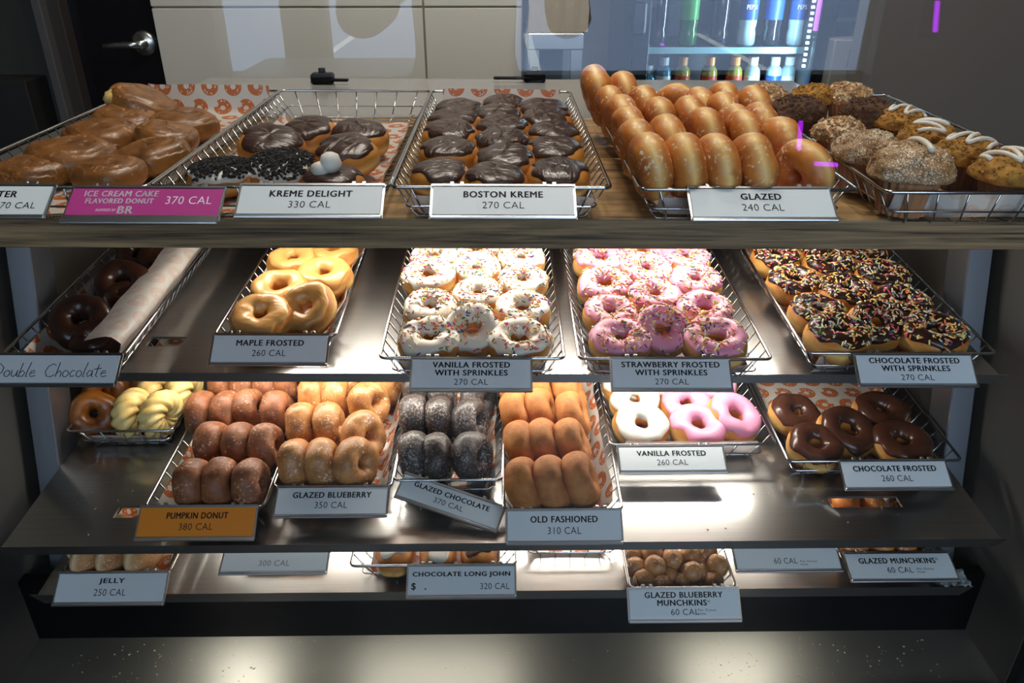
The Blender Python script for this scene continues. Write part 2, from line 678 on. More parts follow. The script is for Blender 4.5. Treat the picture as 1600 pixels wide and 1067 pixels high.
TILE_FLOOR = plain('shop_floor', lin(44, 42, 40), .35, var=.15, bscale=3)
CEIL = plain('ceiling_paint', lin(150, 148, 142), .8)
WALLP = plain('shop_wall_paint', lin(118, 112, 104), .8)
structure('floor', box_mesh('floor', (0, 1.0, -.05), (8, 6.4, .1), TILE_FLOOR))
structure('ceiling', box_mesh('ceiling', (0, 1.0, 2.95), (8, 6.4, .1), CEIL))
structure('wall_left', box_mesh('wall_left', (-4.0, 1.0, 1.45), (.1, 6.4, 2.9), WALLP))
structure('wall_right', box_mesh('wall_right', (4.0, 1.0, 1.45), (.1, 6.4, 2.9), WALLP))
structure('wall_back', box_mesh('wall_back', (0, 4.15, 1.45), (8, .1, 2.9), WALLP))
# beige panelled partition behind the counter
pl = at_y(246, 60, WALL_Y).x
pr = at_y(816, 60, WALL_Y).x
jx = at_y(664, 60, WALL_Y).x
jz = at_y(520, 11, WALL_Y).z
BEIGE = plain('beige_wall_panel', lin(222, 214, 198), .38, var=.03, bscale=3)
GROUT = plain('beige_joint', lin(190, 172, 144), .8)
part = structure('wall_partition', box_mesh('wall_partition', ((pl + pr) / 2, WALL_Y + .06, 1.3), (pr - pl, .1, 2.6), GROUT))
for (xa, xb) in ((pl, jx), (jx, pr)):
    for (za, zb) in ((.0, jz - 1.18), (jz - 1.18, jz - .59), (jz - .59, jz), (jz, jz + .59), (jz + .59, 2.6)):
        link('wall_panel', box_mesh('wall_panel', ((xa + xb) / 2, WALL_Y, (za + zb) / 2), (xb - xa - .006, .02, zb - za - .006), BEIGE, .002), part)

# black door left of the partition, with its lever handle
d0 = at_y(118, 80, WALL_Y).x
DOORM = plain('black_door_paint', lin(12, 13, 20), .22)
door = structure('door_1', box_mesh('door_1', ((d0 + pl) / 2 - .01, WALL_Y + .05, 1.05), (pl - d0, .045, 2.1), DOORM))
hp = at_y(221, 69, WALL_Y)
NICKEL = plain('satin_nickel', (.72, .71, .68, 1), .28, 1.0)
Mh = Matrix.Translation((hp.x, WALL_Y + .028, hp.z)) @ Matrix.Rotation(PI / 2, 4, 'X')
h = link('lever_handle', MB().lathe([(.001, 0), (.041, 0), (.041, .004), (.036, .010), (.02, .014), (.014, .016), (.014, .05), (.001, .05)], 32, M=Mh).mesh('lever_rose', NICKEL, True), door, label='satin nickel lever handle')
link('lever', MB().tube([(hp.x, WALL_Y - .02, hp.z), (hp.x - .03, WALL_Y - .026, hp.z), (hp.x - .07, WALL_Y - .026, hp.z - .001), (hp.x - .118, WALL_Y - .02, hp.z - .004)], [.012, .011, .0095, .008], 10).mesh('lever', NICKEL, True), h)
FRAME = plain('dark_door_frame', lin(58, 52, 50), .4)
structure('trim_1', box_mesh('trim_1', (d0 - .045, WALL_Y + .03, 1.1), (.085, .12, 2.2), FRAME, .004))
x2 = at_y(78, 5, WALL_Y).x
structure('trim_2', box_mesh('trim_2', (x2 - .012, WALL_Y + .0, 1.1), (.03, .14, 2.2), plain('grey_trim', lin(86, 84, 84), .4), .004))
dw = structure('wall_recess', box_mesh('wall_recess', (x2 - .9, WALL_Y + .08, 1.3), (1.75, .06, 2.6), plain('dark_olive_panel', lin(62, 61, 57), .5)))
link('cabinet_panel', box_mesh('cabinet_panel', (x2 - .8, WALL_Y - .02, CZ - .62), (1.4, .14, .36), plain('low_dark_panel', lin(34, 34, 34), .5), .004), dw)
structure('wall_end_panel', box_mesh('wall_end_panel', (at_y(1480, 60, 2.4).x + .3, 2.4, 1.3), (2 * (at_y(1480, 60, 2.4).x + .3 - at_y(1346, 60, 2.4).x), .12, 2.6), plain('brown_grey_panel', lin(112, 102, 92), .5, var=.06, bscale=3)))

# storefront behind the viewer (seen only as a reflection in the case glass): sill wall, piers, glazing bars, pavement and road
WY = -2.0
wx0, wx1, sill, head = -1.22, 1.62, .74, 2.6
sw = MB()
sw.box(((-4 + wx0) / 2, WY, 1.45), (wx0 + 4, .16, 2.9))
sw.box(((4 + wx1) / 2, WY, 1.45), (4 - wx1, .16, 2.9))
sw.box(((wx0 + wx1) / 2, WY, sill / 2), (wx1 - wx0, .16, sill))
sw.box(((wx0 + wx1) / 2, WY, (head + 2.9) / 2), (wx1 - wx0, .16, 2.9 - head))
structure('wall_front', sw.mesh('wall_front', WALLP))
w1 = structure('window_1', MB().box((-.845, WY, (sill + head) / 2), (.19, .1, head - sill)).box(((wx0 + wx1) / 2, WY, sill + .02), (wx1 - wx0, .12, .04)).box(((wx0 + wx1) / 2, WY, head - .02), (wx1 - wx0, .12, .04)).mesh('window_1', BLACK))
structure('ground_pavement', box_mesh('pavement', (0, -4.2, -.1), (30, 4.3, .1), plain('concrete', lin(206, 202, 194), .8, var=.1, bscale=2)))
rd = structure('road', box_mesh('road', (0, -22, -.16), (60, 31.5, .1), plain('asphalt', lin(142, 154, 176), .9, var=.12, bscale=1.2)))
for k in range(5):
    link('parking_line', box_mesh('parking_line', (-5 + k * 2.7, -9.2, -.105), (.12, 5, .008), plain('road_paint', lin(230, 230, 226), .8)), rd)
WIN_LIGHT = area_light('window_portal', ((wx0 + wx1) / 2, WY - .1, (sill + head) / 2), (PI / 2, 0, 0), wx1 - wx0, head - sill, 1.0)
WIN_LIGHT.data.cycles.is_portal = True

tx0, tx1 = -1.0, -.36
root = empty('bar_table', Matrix.Translation(((tx0 + tx1) / 2, -1.62, 0)), 'small pale table by the shop window behind the viewer, seen as a reflection', 'table')
link('table_top', MB().box((0, 0, .845), (tx1 - tx0, .5, .035), bev=.004).mesh('table_top', plain('table_laminate', lin(120, 116, 110), .5)), root)
link('pedestal', MB().lathe([(.001, .012), (.03, .012), (.03, .83), (.001, .83)], 16).mesh('pedestal', BLACK), root)
link('foot_plate', MB().lathe([(.001, 0), (.2, 0), (.2, .012), (.001, .012)], 24).mesh('foot_plate', BLACK), root)

# purple neon sign on the sill wall and one on the pier: visible as streaks in the case glass
def mirror_pt(px, py, Y):
    GYW = .835 - .003
    Q = at_y(px, py, 2 * GYW - Y)
    return Vector((Q.x, Y, Q.z))


NEON = plain('purple_neon_bright', (1, 1, 1, 1), .4, emit=(.42, .0, .85, 1), estr=13)
for lab, segs in (('purple neon tubes forming an open corner under the shop window', (((1252, 190), (1249, 234)), ((1274, 256), (1309, 258)))), ('single purple neon tube on the right of the shop window', (((1466, 2), (1462, 50)),))):
    pts = [mirror_pt(*p, WY + .13) for sg in segs for p in sg]
    c_ = sum(pts, Vector()) / len(pts)
    root = empty('neon_sign', Matrix.Translation((c_.x, WY + .08, c_.z)), lab, 'neon sign')
    for a_, b_ in zip(pts[::2], pts[1::2]):
        link('neon_tube', MB().tube([a_ - Vector((c_.x, WY + .08, c_.z)), b_ - Vector((c_.x, WY + .08, c_.z))], .010, 8).mesh('neon_tube', NEON), root)
    xs, zs = [p.x - c_.x for p in pts], [p.z - c_.z for p in pts]
    link('backing_board', MB().box(((min(xs) + max(xs)) / 2, .008, (min(zs) + max(zs)) / 2), (max(xs) - min(xs) + .06, .012, max(zs) - min(zs) + .06)).mesh('backing_board', BLACK), root)

# ceiling lamps
for i, (lx, ly, p) in enumerate(CEIL_LAMPS):
    M = Matrix.Translation((lx, ly, 2.9))
    root = empty('ceiling_lamp', M, 'round recessed ceiling lamp ' + ['left above the counter', 'right above the counter', 'above the back aisle', 'left in front of the case', 'right in front of the case'][i], 'lamp', None)
    link('housing', MB().lathe([(.13, -.03), (.15, -.03), (.15, 0), (.001, 0)], 32).mesh('housing', NICKEL, True), root)
    link('diffuser', MB().lathe([(.001, -.02), (.128, -.02), (.128, -.012), (.001, -.012)], 32).mesh('diffuser', plain('lamp_diffuser', (1, 1, 1, 1), .5, emit=(1, .9, .75, 1), estr=3)), root)
    area_light('ceiling_lamp_light', (0, 0, -.04), (0, 0, 0), .24, .24, p, WARM, root)

# ------------------------------------------------------------------ counter
cw = .69
cr = empty('counter_top', COUNTER.M(COUNTER.P), 'wooden oak counter board carrying the top row of wire baskets', 'counter')
link('board', MB().box((0, .29, -.0185), (2 * cw, .58, .037), bev=.003).mesh('board', WOOD), cr)
link('front_edge', MB().box((0, -.0022, -.0187), (2 * cw, .004, .0385), bev=.001).mesh('front_edge', wood_mat('oak_front_shade', lin(50, 40, 28), lin(176, 146, 106))), cr, label='oak front face with its shade put into the colour')  # shaded look of the board's front put into a darker wood colour
link('rear_ledge', MB().box((0, .80, -.02), (2 * cw, .44, .04), bev=.002).mesh('rear_ledge', plain('grey_ledge', lin(150, 147, 143), .18)), cr, label='glossy grey ledge behind the wood')
# pane clamps standing at the back of the ledge
for i, (px_, py_, lab) in enumerate(((505, 131, 'small black pane clamp behind the basket of filled cookie donuts'), (835, 128, 'small black pane clamp with long arm left of the paper bag shelf'))):
    Q = COUNTER.hit(px_, py_, 0)
    root = empty('pane_clamp', COUNTER.M(Q), lab, 'clamp', 'clamps on the rear ledge')
    link('clamp_body', MB().box((0, 0, .012), (.05, .03, .024), bev=.004).mesh('clamp_body', BLACK), root)
    link('clamp_arm', MB().box((.035 if i == 0 else -.05, -.01, .010), (.05 if i == 0 else .09, .012, .006), bev=.002).mesh('clamp_arm', BLACK), root)
    link('clamp_pin', MB().lathe([(.001, .024), (.008, .024), (.008, .034), (.001, .034)], 12).mesh('clamp_pin', BLACK, True), root)

# ------------------------------------------------------------------ display case, rack and shelves
case = empty('display_case', Matrix.Translation((0, 0.835, CASE_Z)), 'glass fronted pastry display case with grey side panels and steel floor', 'display case')
GY = 0.0  # glass plane in case space
for sx in (-1, 1):
    link('side_panel', MB().box((sx * .795, .43, .36), (.03, .86, .74), bev=.002).mesh('side_panel', GREYP), case)
    link('corner_frame', MB().box((sx * .795, -.006, .74), (.028, .026, 1.48), bev=.003).mesh('corner_frame', plain('black_frame', lin(22, 22, 24), .35)), case)
link('floor_panel', MB().box((0, .07, -.01), (1.56, .14, .02)).mesh('floor_panel', STEEL_D), case)
link('kick_panel', MB().box((0, .125, .055), (1.56, .02, .14)).mesh('kick_panel', BLACK), case)
link('sill_rail', MB().box((0, -.008, -.008), (1.6, .026, .03), bev=.003).mesh('sill_rail', plain('black_frame', lin(22, 22, 24), .35)), case)
for k in range(3):
    bx_ = -.52 + k * .52
    bd_ = link('rear_door', MB().box((bx_, .83, .36), (.515, .02, .70), bev=.003).mesh('rear_door', plain('rear_door_grey', lin(46, 46, 46), .5)), case)
    link('door_pull', MB().box((bx_ + .2, .815, .4), (.02, .012, .16), bev=.003).mesh('door_pull', HOLDER), bd_)
link('glass_pane', MB().box((0, GY, .73), (1.56, .006, 1.46)).mesh('glass_pane', GLASS), case, label='clear front glass pane')


def slab_holes(x0, x1, y0, y1, th, holes):
    xs = sorted({x0, x1} | {h[0] for h in holes} | {h[1] for h in holes})
    ys = sorted({y0, y1} | {h[2] for h in holes} | {h[3] for h in holes})
    mb = MB()
    inside = lambda x, y: any(h[0] < x < h[1] and h[2] < y < h[3] for h in holes)
    for i in range(len(xs) - 1):
        for j in range(len(ys) - 1):
            a, b, c, d = xs[i], xs[i + 1], ys[j], ys[j + 1]
            if inside((a + b) / 2, (c + d) / 2):
                continue
            mb.add([(a, c, 0), (b, c, 0), (b, d, 0), (a, d, 0)], [(0, 1, 2, 3)])
            mb.add([(a, c, -th), (b, c, -th), (b, d, -th), (a, d, -th)], [(3, 2, 1, 0)])
    for (a, b, c, d) in holes:
        for p, q in (((a, c), (b, c)), ((b, c), (b, d)), ((b, d), (a, d)), ((a, d), (a, c))):
            mb.add([(*p, 0), (*q, 0), (*q, -th), (*p, -th)], [(0, 1, 2, 3)])
    for p, q in (((x0, y0), (x1, y0)), ((x1, y0), (x1, y1)), ((x1, y1), (x0, y1)), ((x0, y1), (x0, y0))):
        mb.add([(*p, 0), (*q, 0), (*q, -th), (*p, -th)], [(3, 2, 1, 0)])
    return mb


def hole_px(SH, x0, x1, y0, y1):
    a, b = SH.local(SH.hit(x0, y1)), SH.local(SH.hit(x1, y0))
    return (a.x, b.x, a.y, b.y)


SHELVES = ((SH2, 'steel_shelf', .725, .60, [hole_px(SH2, 226, 292, 526, 541)], 'upper brushed steel shelf under the counter with frosted donut baskets', .015),
           (SH3, 'steel_shelf', .725, .66, [hole_px(SH3, 176, 268, 790, 809), hole_px(SH3, 1300, 1400, 775, 793)], 'middle brushed steel shelf, widest, with the cake donut baskets', .016),
           (SH4, 'steel_shelf', .725, .62, [], 'lowest brushed steel shelf carrying jelly donuts and donut holes', .019))
for SH, nm, hw, dp, holes, lab, lip in SHELVES:
    root = empty(nm, SH.M(SH.P), lab, 'shelf', 'steel shelves in the case')
    link('shelf_plate', slab_holes(-hw, hw, .0015, dp, .004, holes).mesh('shelf_plate', STEEL), root)
    link('front_lip', MB().add([(-hw - .012, 0, 0), (hw + .012, 0, 0), (hw - .006, 0, -lip), (-hw + .006, 0, -lip), (-hw - .012, .0016, 0), (hw + .012, .0016, 0), (hw - .006, .0016, -lip), (-hw + .006, .0016, -lip)],
                               [(0, 3, 2, 1), (4, 5, 6, 7), (0, 1, 5, 4), (1, 2, 6, 5), (2, 3, 7, 6), (3, 0, 4, 7)]).mesh('front_lip', STEEL), root)

rack = empty('rack_frame', Matrix.Translation((0, 1.0, CASE_Z)), 'leaning steel post frame holding the shelves at both ends', 'rack')
lean = math.radians(15)
for sx in (-1, 1):
    A = Vector((sx * .745, 1.168 - 1.0, CZ - .352 - CASE_Z))
    B = A + Vector((0, -math.sin(lean), -math.cos(lean))) * .62
    Mp = Matrix.Translation((A + B) / 2) @ Matrix.Rotation(-lean, 4, 'X')
    post = link('post', MB().box((0, .03, 0), (.038, .06, .62), Mp, bev=.002).mesh('post', POST_STEEL), rack)
    for SH in (SH2, SH3):
        Q = SH.at(sx * .71, .17, -.012) - Vector((0, 1.0, CASE_Z))
        link('shelf_bracket', MB().box(Q, (.03, .16, .012), bev=.002).mesh('shelf_bracket', BLACK), post)

# LED strips under the counter and shelves; lowest three added for floor light patches
for nm, SH, off, y, x0, x1, key in (('counter', COUNTER, -.040, .32, -.44, .50, 'counter'), ('upper shelf', SH2, -.006, .16, -.54, .46, 'shelf2'), ('middle shelf', SH3, -.006, .21, -.50, .50, 'shelf3'), ('lowest shelf at the left, added floor fill', SH4, -.006, .03, -.49, -.40, 'floor_fill'), ('lowest shelf in the middle, added floor fill', SH4, -.006, .03, -.25, .015, 'floor_fill'), ('lowest shelf at the right, added floor fill', SH4, -.006, .03, .31, .47, 'floor_fill')):
    root = empty('led_strip', SH.M(SH.at((x0 + x1) / 2, y, off)), 'slim led strip light fixed under the ' + nm, 'lamp', 'led strips in the case')
    link('led_channel', MB().box((0, 0, -.004), (x1 - x0 + .02, .040, .006), bev=.002).mesh('led_channel', HOLDER), root)
    link('led_lens', MB().box((0, 0, -.0085), (x1 - x0, .030, .003)).mesh('led_lens', plain('led_lens', (1, 1, 1, 1), .4, emit=(1, .92, .8, 1), estr=4)), root)
    area_light('led_light', (0, 0, -.0135), (math.radians(-STRIP_AIM[key]), 0, 0), x1 - x0, .030, STRIP_POWER[key], LED, root)

# ------------------------------------------------------------------ wire baskets and paper liners
BH = .047


def rrect(x0, x1, y0, y1, z, r=.008, k=3):
    out = []
    for cx, cy, a0 in ((x1 - r, y1 - r, 0), (x0 + r, y1 - r, PI / 2), (x0 + r, y0 + r, PI), (x1 - r, y0 + r, 1.5 * PI)):
        for i in range(k + 1):
            a = a0 + PI / 2 * i / k
            out.append((cx + r * math.cos(a), cy + r * math.sin(a), z))
    return out


class Basket:
    pass


def basket(SH, FL, FR, label, L=.62, nlong=None, group='chrome wire baskets', lift=0.0, turn=0.0):
    b = Basket()
    P, Q = SH.hit(*FL, BH), SH.hit(*FR, BH)
    b.W = W = (Q - P).length
    mid = (P + Q) / 2 - SH.n * BH
    R = Matrix.Rotation(turn, 3, SH.n) @ SH.R
    b.u, b.v, b.n = R.col[0].copy(), R.col[1].copy(), R.col[2].copy()
    b.M = rot_frame(b.u, b.v, b.n, mid)
    b.SH, b.L, b.P = SH, L, mid
    b.root = empty('wire_basket', b.M, label, 'basket', group)
    ins, fi = .024, .014
    b.Wb = Wb = W - 2 * ins
    r0 = .0024
    link('rim', MB().tube(rrect(-W / 2, W / 2, 0, L, BH - r0), r0, 6, closed=True).mesh('rim', CHROME, True), b.root)
    k = .4
    link('lower_ring', MB().tube(rrect(-W / 2 + ins * (1 - k), W / 2 - ins * (1 - k), fi * (1 - k), L - fi * (1 - k), BH * k), .0013, 5, closed=True).mesh('lower_ring', CHROME, True), b.root)
    z0 = .0014
    cross = MB().tube([(-W / 2, 0, BH - r0), (-Wb / 2 - .003, 0, z0 + .006), (-Wb / 2 + .003, 0, z0), (Wb / 2 - .003, 0, z0), (Wb / 2 + .003, 0, z0 + .006), (W / 2, 0, BH - r0)], .0012, 5).mesh('cross_wire', CHROME, True)
    nc = int(L / .0255)
    for i in range(1, nc):
        y = L * i / nc
        link('cross_wire', cross, b.root, Matrix.Translation((0, y, 0)))
    if nlong is None:
        nlong = 7 if W > .2 else 5
    for i in range(nlong):
        t = (i + .5) / nlong - .5
        xa, xb = t * W * .96, t * Wb * 1.02
        lw = MB().tube([(xa, 0, BH - r0), (xb, fi, z0 + .004), (xb, fi + .006, z0), (xb, L - fi - .006, z0), (xb, L - fi, z0 + .004), (xa, L, BH - r0)], .0013, 5).mesh('long_wire', CHROME, True)
        link('long_wire', lw, b.root)
    return b


def liner(b, label, left=.03, right=.03, y0=.02, y1=None, prof=None, seed=0, front=0.0, back=0.0, wob=.004, fl=None):
    """sheet of printed paper lying in basket b; left/right: how far it climbs the sides"""
    y1 = y1 if y1 is not None else b.L - .02
    Wb = b.Wb * .94
    if prof is None:
        sl = Vector((.024, 0, BH)).normalized()
        prof = [(-Wb / 2 - sl.x * left, .006 + sl.z * left), (-Wb / 2 - sl.x * left * .4, .006 + sl.z * left * .4), (-Wb / 2, .0065), (-Wb / 4, .006), (0, .006), (Wb / 4, .006), (Wb / 2, .0065),
                (Wb / 2 + sl.x * right * .4, .006 + sl.z * right * .4), (Wb / 2 + sl.x * right, .006 + sl.z * right)]
    pr = np.array(prof, float)
    seg = np.r_[0, np.cumsum(np.hypot(*np.diff(pr, axis=0).T))]
    s = np.linspace(0, seg[-1], 30)
    X, Z = np.interp(s, seg, pr[:, 0]), np.interp(s, seg, pr[:, 1])
    ny = 34
    Y = np.linspace(y0 - front, y1 + back, ny)
    P = np.zeros((30, ny, 3))
    uv = np.zeros((30, ny, 2))
    rr = random.Random(seed)
    ph = [rr.uniform(0, 6) for _ in range(6)]
    for i in range(30):
        edge = min(1, Z[i] / .03)
        for j in range(ny):
            y = Y[j]
            z = Z[i]
            if y < y0:
                z = max(Z[i] * (1 - (y0 - y) / max(front, 1e-6)), .006 + (y0 - y) * 1.2)
                yy = y0 - (y0 - y) * .3
            elif y > y1:
                z = max(Z[i] * (1 - (y - y1) / max(back, 1e-6)), .006 + (y - y1) * 1.0)
                yy = y1 + (y - y1) * .25
            else:
                yy = y
            w = math.sin(y * 38 + ph[0] + i * .1) * .5 + math.sin(y * 71 + ph[1]) * .35 + math.sin(s[i] * 60 + y * 25 + ph[2]) * .4
            x = X[i] + w * wob * edge * (1 if X[i] < 0 else -1) * .8
            z = max(.0052, z + w * wob * (.12 + .9 * edge))
            if fl is not None:
                x, z = fl(x, y, z, i / 29)
            P[i, j] = (x, yy, z)
            uv[i, j] = (s[i] - seg[-1] / 2, y)
    me = grid_mesh('paper_liner', P, PAPER, uv=uv)
    o = link('paper_liner', me, None, None)
    o.matrix_world = b.M.copy()
    tag(o, label, 'paper liner', 'printed paper liners')
    return o


# ------------------------------------------------------------------ signs with lettering
TEXTS = {}


def text_mesh(body, bold, mat, shear=0.0):
    key = (body, bold, mat.name, shear)
    if key in TEXTS:
        return TEXTS[key]
    c = bpy.data.curves.new('text', 'FONT')
    c.body = body
    c.align_x = 'LEFT'
    c.shear = shear
    c.offset = 0.0 if bold else -.004
    c.resolution_u = 3
    c.space_character = 1.12 if bold else 1.05
    o = bpy.data.objects.new('text', c)
    COL.objects.link(o)
    dg = bpy.context.evaluated_depsgraph_get()
    me = bpy.data.meshes.new_from_object(o.evaluated_get(dg))
    bpy.data.objects.remove(o)
    co = np.empty(len(me.vertices) * 3)
    me.vertices.foreach_get('co', co)
    co = co.reshape(-1, 3)
    a, b = co.min(0), co.max(0)
    co[:, :2] = (co[:, :2] - (a[:2] + b[:2]) / 2) / (b[:2] - a[:2])
    co[:, 2] = 0
    me.vertices.foreach_set('co', co.ravel())
    if bold:
        old = me
        fw_, vw = [tuple(p.vertices) for p in old.polygons], [tuple(v.co) for v in old.vertices]
        dx = .075 / max(2, len(body))
        V2, F2 = [], []
        for ox, oy in ((-dx, 0), (dx, 0), (-dx * .5, .02), (dx * .5, -.02), (-dx * .5, -.02), (dx * .5, .02)):
            b_ = len(V2)
            V2 += [(x + ox * .8, y + oy, 0) for x, y, z in vw]
            F2 += [tuple(b_ + i for i in f) for f in fw_]
        me = bpy.data.meshes.new('lettering')
        me.from_pydata(V2, [], F2)
        bpy.data.meshes.remove(old)
    me.name = 'lettering'
    me.materials.clear()
    me.materials.append(mat)
    me.update()
    TEXTS[key] = me
    return me


def sign_at(M, label, lines, card=None, w=.165, h=.043, extra=None, lip=.0045, holder=None):
    root = empty('price_sign', M, label, 'sign', 'donut name signs')
    hm = holder or HOLDER
    mb = MB().box((0, -h / 2 - .001, -.0016), (w + .003, h + .006, .0014))
    mb.box((0, -h - .003, .0004), (w + .002, lip, .004), bev=.001)
    mb.box((0, .0015, .0003), (w + .002, .003, .002))
    link('sign_holder', mb.mesh('sign_holder', hm), root)
    for k in (-.36, -.29, .29, .36):
        link('clip', MB().box((k * w, .004, -.001), (.006, .006, .005), bev=.001).mesh('clip', hm), root)
    cd = link('card', MB().box((0, -h / 2, 0), (w - .003, h - .002, .0012)).mesh('card', card or WHITE_CARD), root)
    for ln in lines:
        txt, cx, cy, tw, th, bold = ln[:6]
        mat = ln[6] if len(ln) > 6 else INK
        me = text_mesh(txt, bold, mat)
        link('lettering', me, cd, Matrix.Translation((cx * w, -h * cy, .0009)) @ Matrix.Diagonal((tw * w, th * h, 1, 1)))
    if extra:
        extra(cd, w, h)
    return root


def sign(b, cx, label, lines, alpha=58, dy=-.004, dz=0.0, py=None, roll=0.0, **kw):
    """hang a sign from the front rim of basket b, centred at photo column cx"""
    Q = on_plane(cx, py or 500, b.P + b.n * BH, b.n) if py else None
    # intersect the pixel column with the rim line
    best = None
    for i in range(-400, 401):
        X = b.M @ Vector((i / 400 * b.W * .9, dy, BH + dz))
        v = CAM_R.inverted() @ (X - CAM)
        x = 800 + F * v.x / -v.z
        if best is None or abs(x - cx) < best[0]:
            best = (abs(x - cx), X)
    a = math.radians(alpha)
    up = b.v * math.sin(a) + b.n * math.cos(a)
    nn = -b.v * math.cos(a) + b.n * math.sin(a)
    M = rot_frame(b.u, up, nn, best[1])
    if roll:
        M = M @ Matrix.Rotation(roll, 4, 'Z')
    return sign_at(M, label, lines, **kw)


def two(title, cal, tw, cw=.29, th=.21, y1=.29, y2=.66, cx=0.0):
    return [(title, cx, y1, tw, th, True), (cal, cx, y2, cw, .23, False)]


def three(a, b_, cal, wa, wb, cw=.28):
    return [(a, 0, .2, wa, .19, True), (b_, 0, .47, wb, .19, True), (cal, 0, .78, cw, .2, False)]


# ------------------------------------------------------------------ pastry meshes
def wob(seed, amp, n=5):
    r = np.random.default_rng(seed)
    ph = r.uniform(0, 2 * PI, n)
    k = np.arange(2, 2 + n)
    a = amp / np.sqrt(k) * r.uniform(.5, 1.2, n)
    return lambda th: sum(a[i] * np.sin(k[i] * th + ph[i]) for i in range(n))


def spow(x, p):
    return np.sign(x) * np.abs(x) ** p


class RingShape:
    def __init__(s, D=.078, thick=.034, hole=.018, seed=0, amp=.035, lump=.02, p=.9):
        s.R = (D / 2 + hole / 2) / 2
        s.rx = (D / 2 - hole / 2) / 2
        s.rz = thick / 2
        s.p = p
        s.w1, s.w2 = wob(seed, amp), wob(seed + 50, amp)
        r = np.random.default_rng(seed + 9)
        s.ph = r.uniform(0, 6, 4)
        s.lump = lump

    def pos(s, th, ph):
        g = 1 + s.lump * (np.sin(3 * th + 2 * ph + s.ph[0]) + .7 * np.sin(5 * th - 3 * ph + s.ph[1]) + .5 * np.sin(9 * th + 4 * ph + s.ph[2]))
        rad = s.R * (1 + .5 * s.w1(th)) + s.rx * (1 + s.w1(th)) * spow(np.cos(ph), s.p) * g
        z = s.rz * (1 + s.w2(th)) * spow(np.sin(ph), s.p) * g
        return rad, z

    def xyz(s, th, ph, off=0.0):
        rad, z = s.pos(th, ph)
        nx, nz = np.cos(ph) / s.rx, np.sin(ph) / s.rz
        l = np.hypot(nx, nz)
        rad = rad + off * nx / l
        z = z + off * nz / l
        return np.stack([rad * np.cos(th), rad * np.sin(th), z], -1)

    def body(s, name, mat, nu=44, nv=20):
        th = np.linspace(0, 2 * PI, nu, endpoint=False)[:, None] + np.zeros((1, nv))
        ph = np.linspace(0, 2 * PI, nv, endpoint=False)[None, :] + np.zeros((nu, 1))
        band = np.exp(-((np.abs((ph + PI) % (2 * PI) - PI) - .05) / .24) ** 2)
        return grid_mesh(name, s.xyz(th, ph), mat, True, True, att=band)

    phi_in = PI * .93


class FilledShape(RingShape):
    def __init__(s, D=.08, thick=.036, seed=0, amp=.03, lump=.012, p=.6):
        RingShape.__init__(s, D, thick, 0, seed, amp, lump, p)
        s.a = D / 2

    def pos(s, th, ph):
        g = 1 + s.lump * (np.sin(3 * th + 2 * ph + s.ph[0]) + .7 * np.sin(5 * th + s.ph[1])) * np.cos(ph)
        rad = s.a * (1 + s.w1(th)) * np.maximum(np.cos(ph), 0) ** s.p * g
        z = s.rz * (1 + s.w2(th) * np.cos(ph)) * spow(np.sin(ph), .9) * g
        return rad, z

    def body(s, name, mat, nu=44, nv=18):
        th = np.linspace(0, 2 * PI, nu, endpoint=False)[:, None] + np.zeros((1, nv))
        ph = np.linspace(-PI / 2, PI / 2, nv)[None, :] + np.zeros((nu, 1))
        band = np.exp(-((ph + .1) / .2) ** 2)
        return grid_mesh(name, s.xyz(th, ph), mat, True, False, att=band)

    phi_in = PI / 2


class BarShape(FilledShape):
    """long john: rounded bar, long axis along y"""

    def __init__(s, w=.05, l=.115, thick=.034, seed=0):
        FilledShape.__init__(s, 1.0, thick, seed, .02, .01, .42)
        s.hw, s.hl = w / 2, l / 2

    def pos(s, th, ph):
        r, z = FilledShape.pos(s, th, ph)
        c, n = np.cos(th), np.sin(th)
        sup = (np.abs(c / s.hw) ** 3.4 + np.abs(n / s.hl) ** 3.4) ** (-1 / 3.4)
        return r / s.a * sup, z


def icing_cap(shape, name, mat, seed, lo=.55, amp=.2, t=.0022, nu=64, ns=14, drip=.0, inner=None):
    r = np.random.default_rng(seed)
    th = np.linspace(0, 2 * PI, nu, endpoint=False)
    w = wob(seed + 3, amp, 7)
    po = lo + w(th)
    for _ in range(3):
        if drip:
            a = r.uniform(0, 2 * PI)
            d = np.abs((th - a + PI) % (2 * PI) - PI)
            po = po - drip * r.uniform(.4, 1) * np.exp(-(d / .16) ** 2)
    pi_ = np.full(nu, inner if inner is not None else shape.phi_in)
    if shape.phi_in > 2:
        pi_ = pi_ + wob(seed + 8, .15)(th)
    s = np.linspace(0, 1, ns)
    if shape.phi_in > 2:
        off = t * (1 - np.abs(2 * s - 1) ** 6) - .0006 * (np.abs(2 * s - 1) ** 20)
    else:
        off = t * (1 - (1 - s) ** 8) - .0006 * (1 - s) ** 30
    PH = po[:, None] + (pi_ - po)[:, None] * s[None, :]
    TH = th[:, None] + 0 * PH
    OFF = off[None, :] * (1 + .15 * np.sin(5 * TH + 3 * PH + seed))
    cap = (po, pi_, t)
    return grid_mesh(name, shape.xyz(TH, PH, OFF), mat, True, False), cap


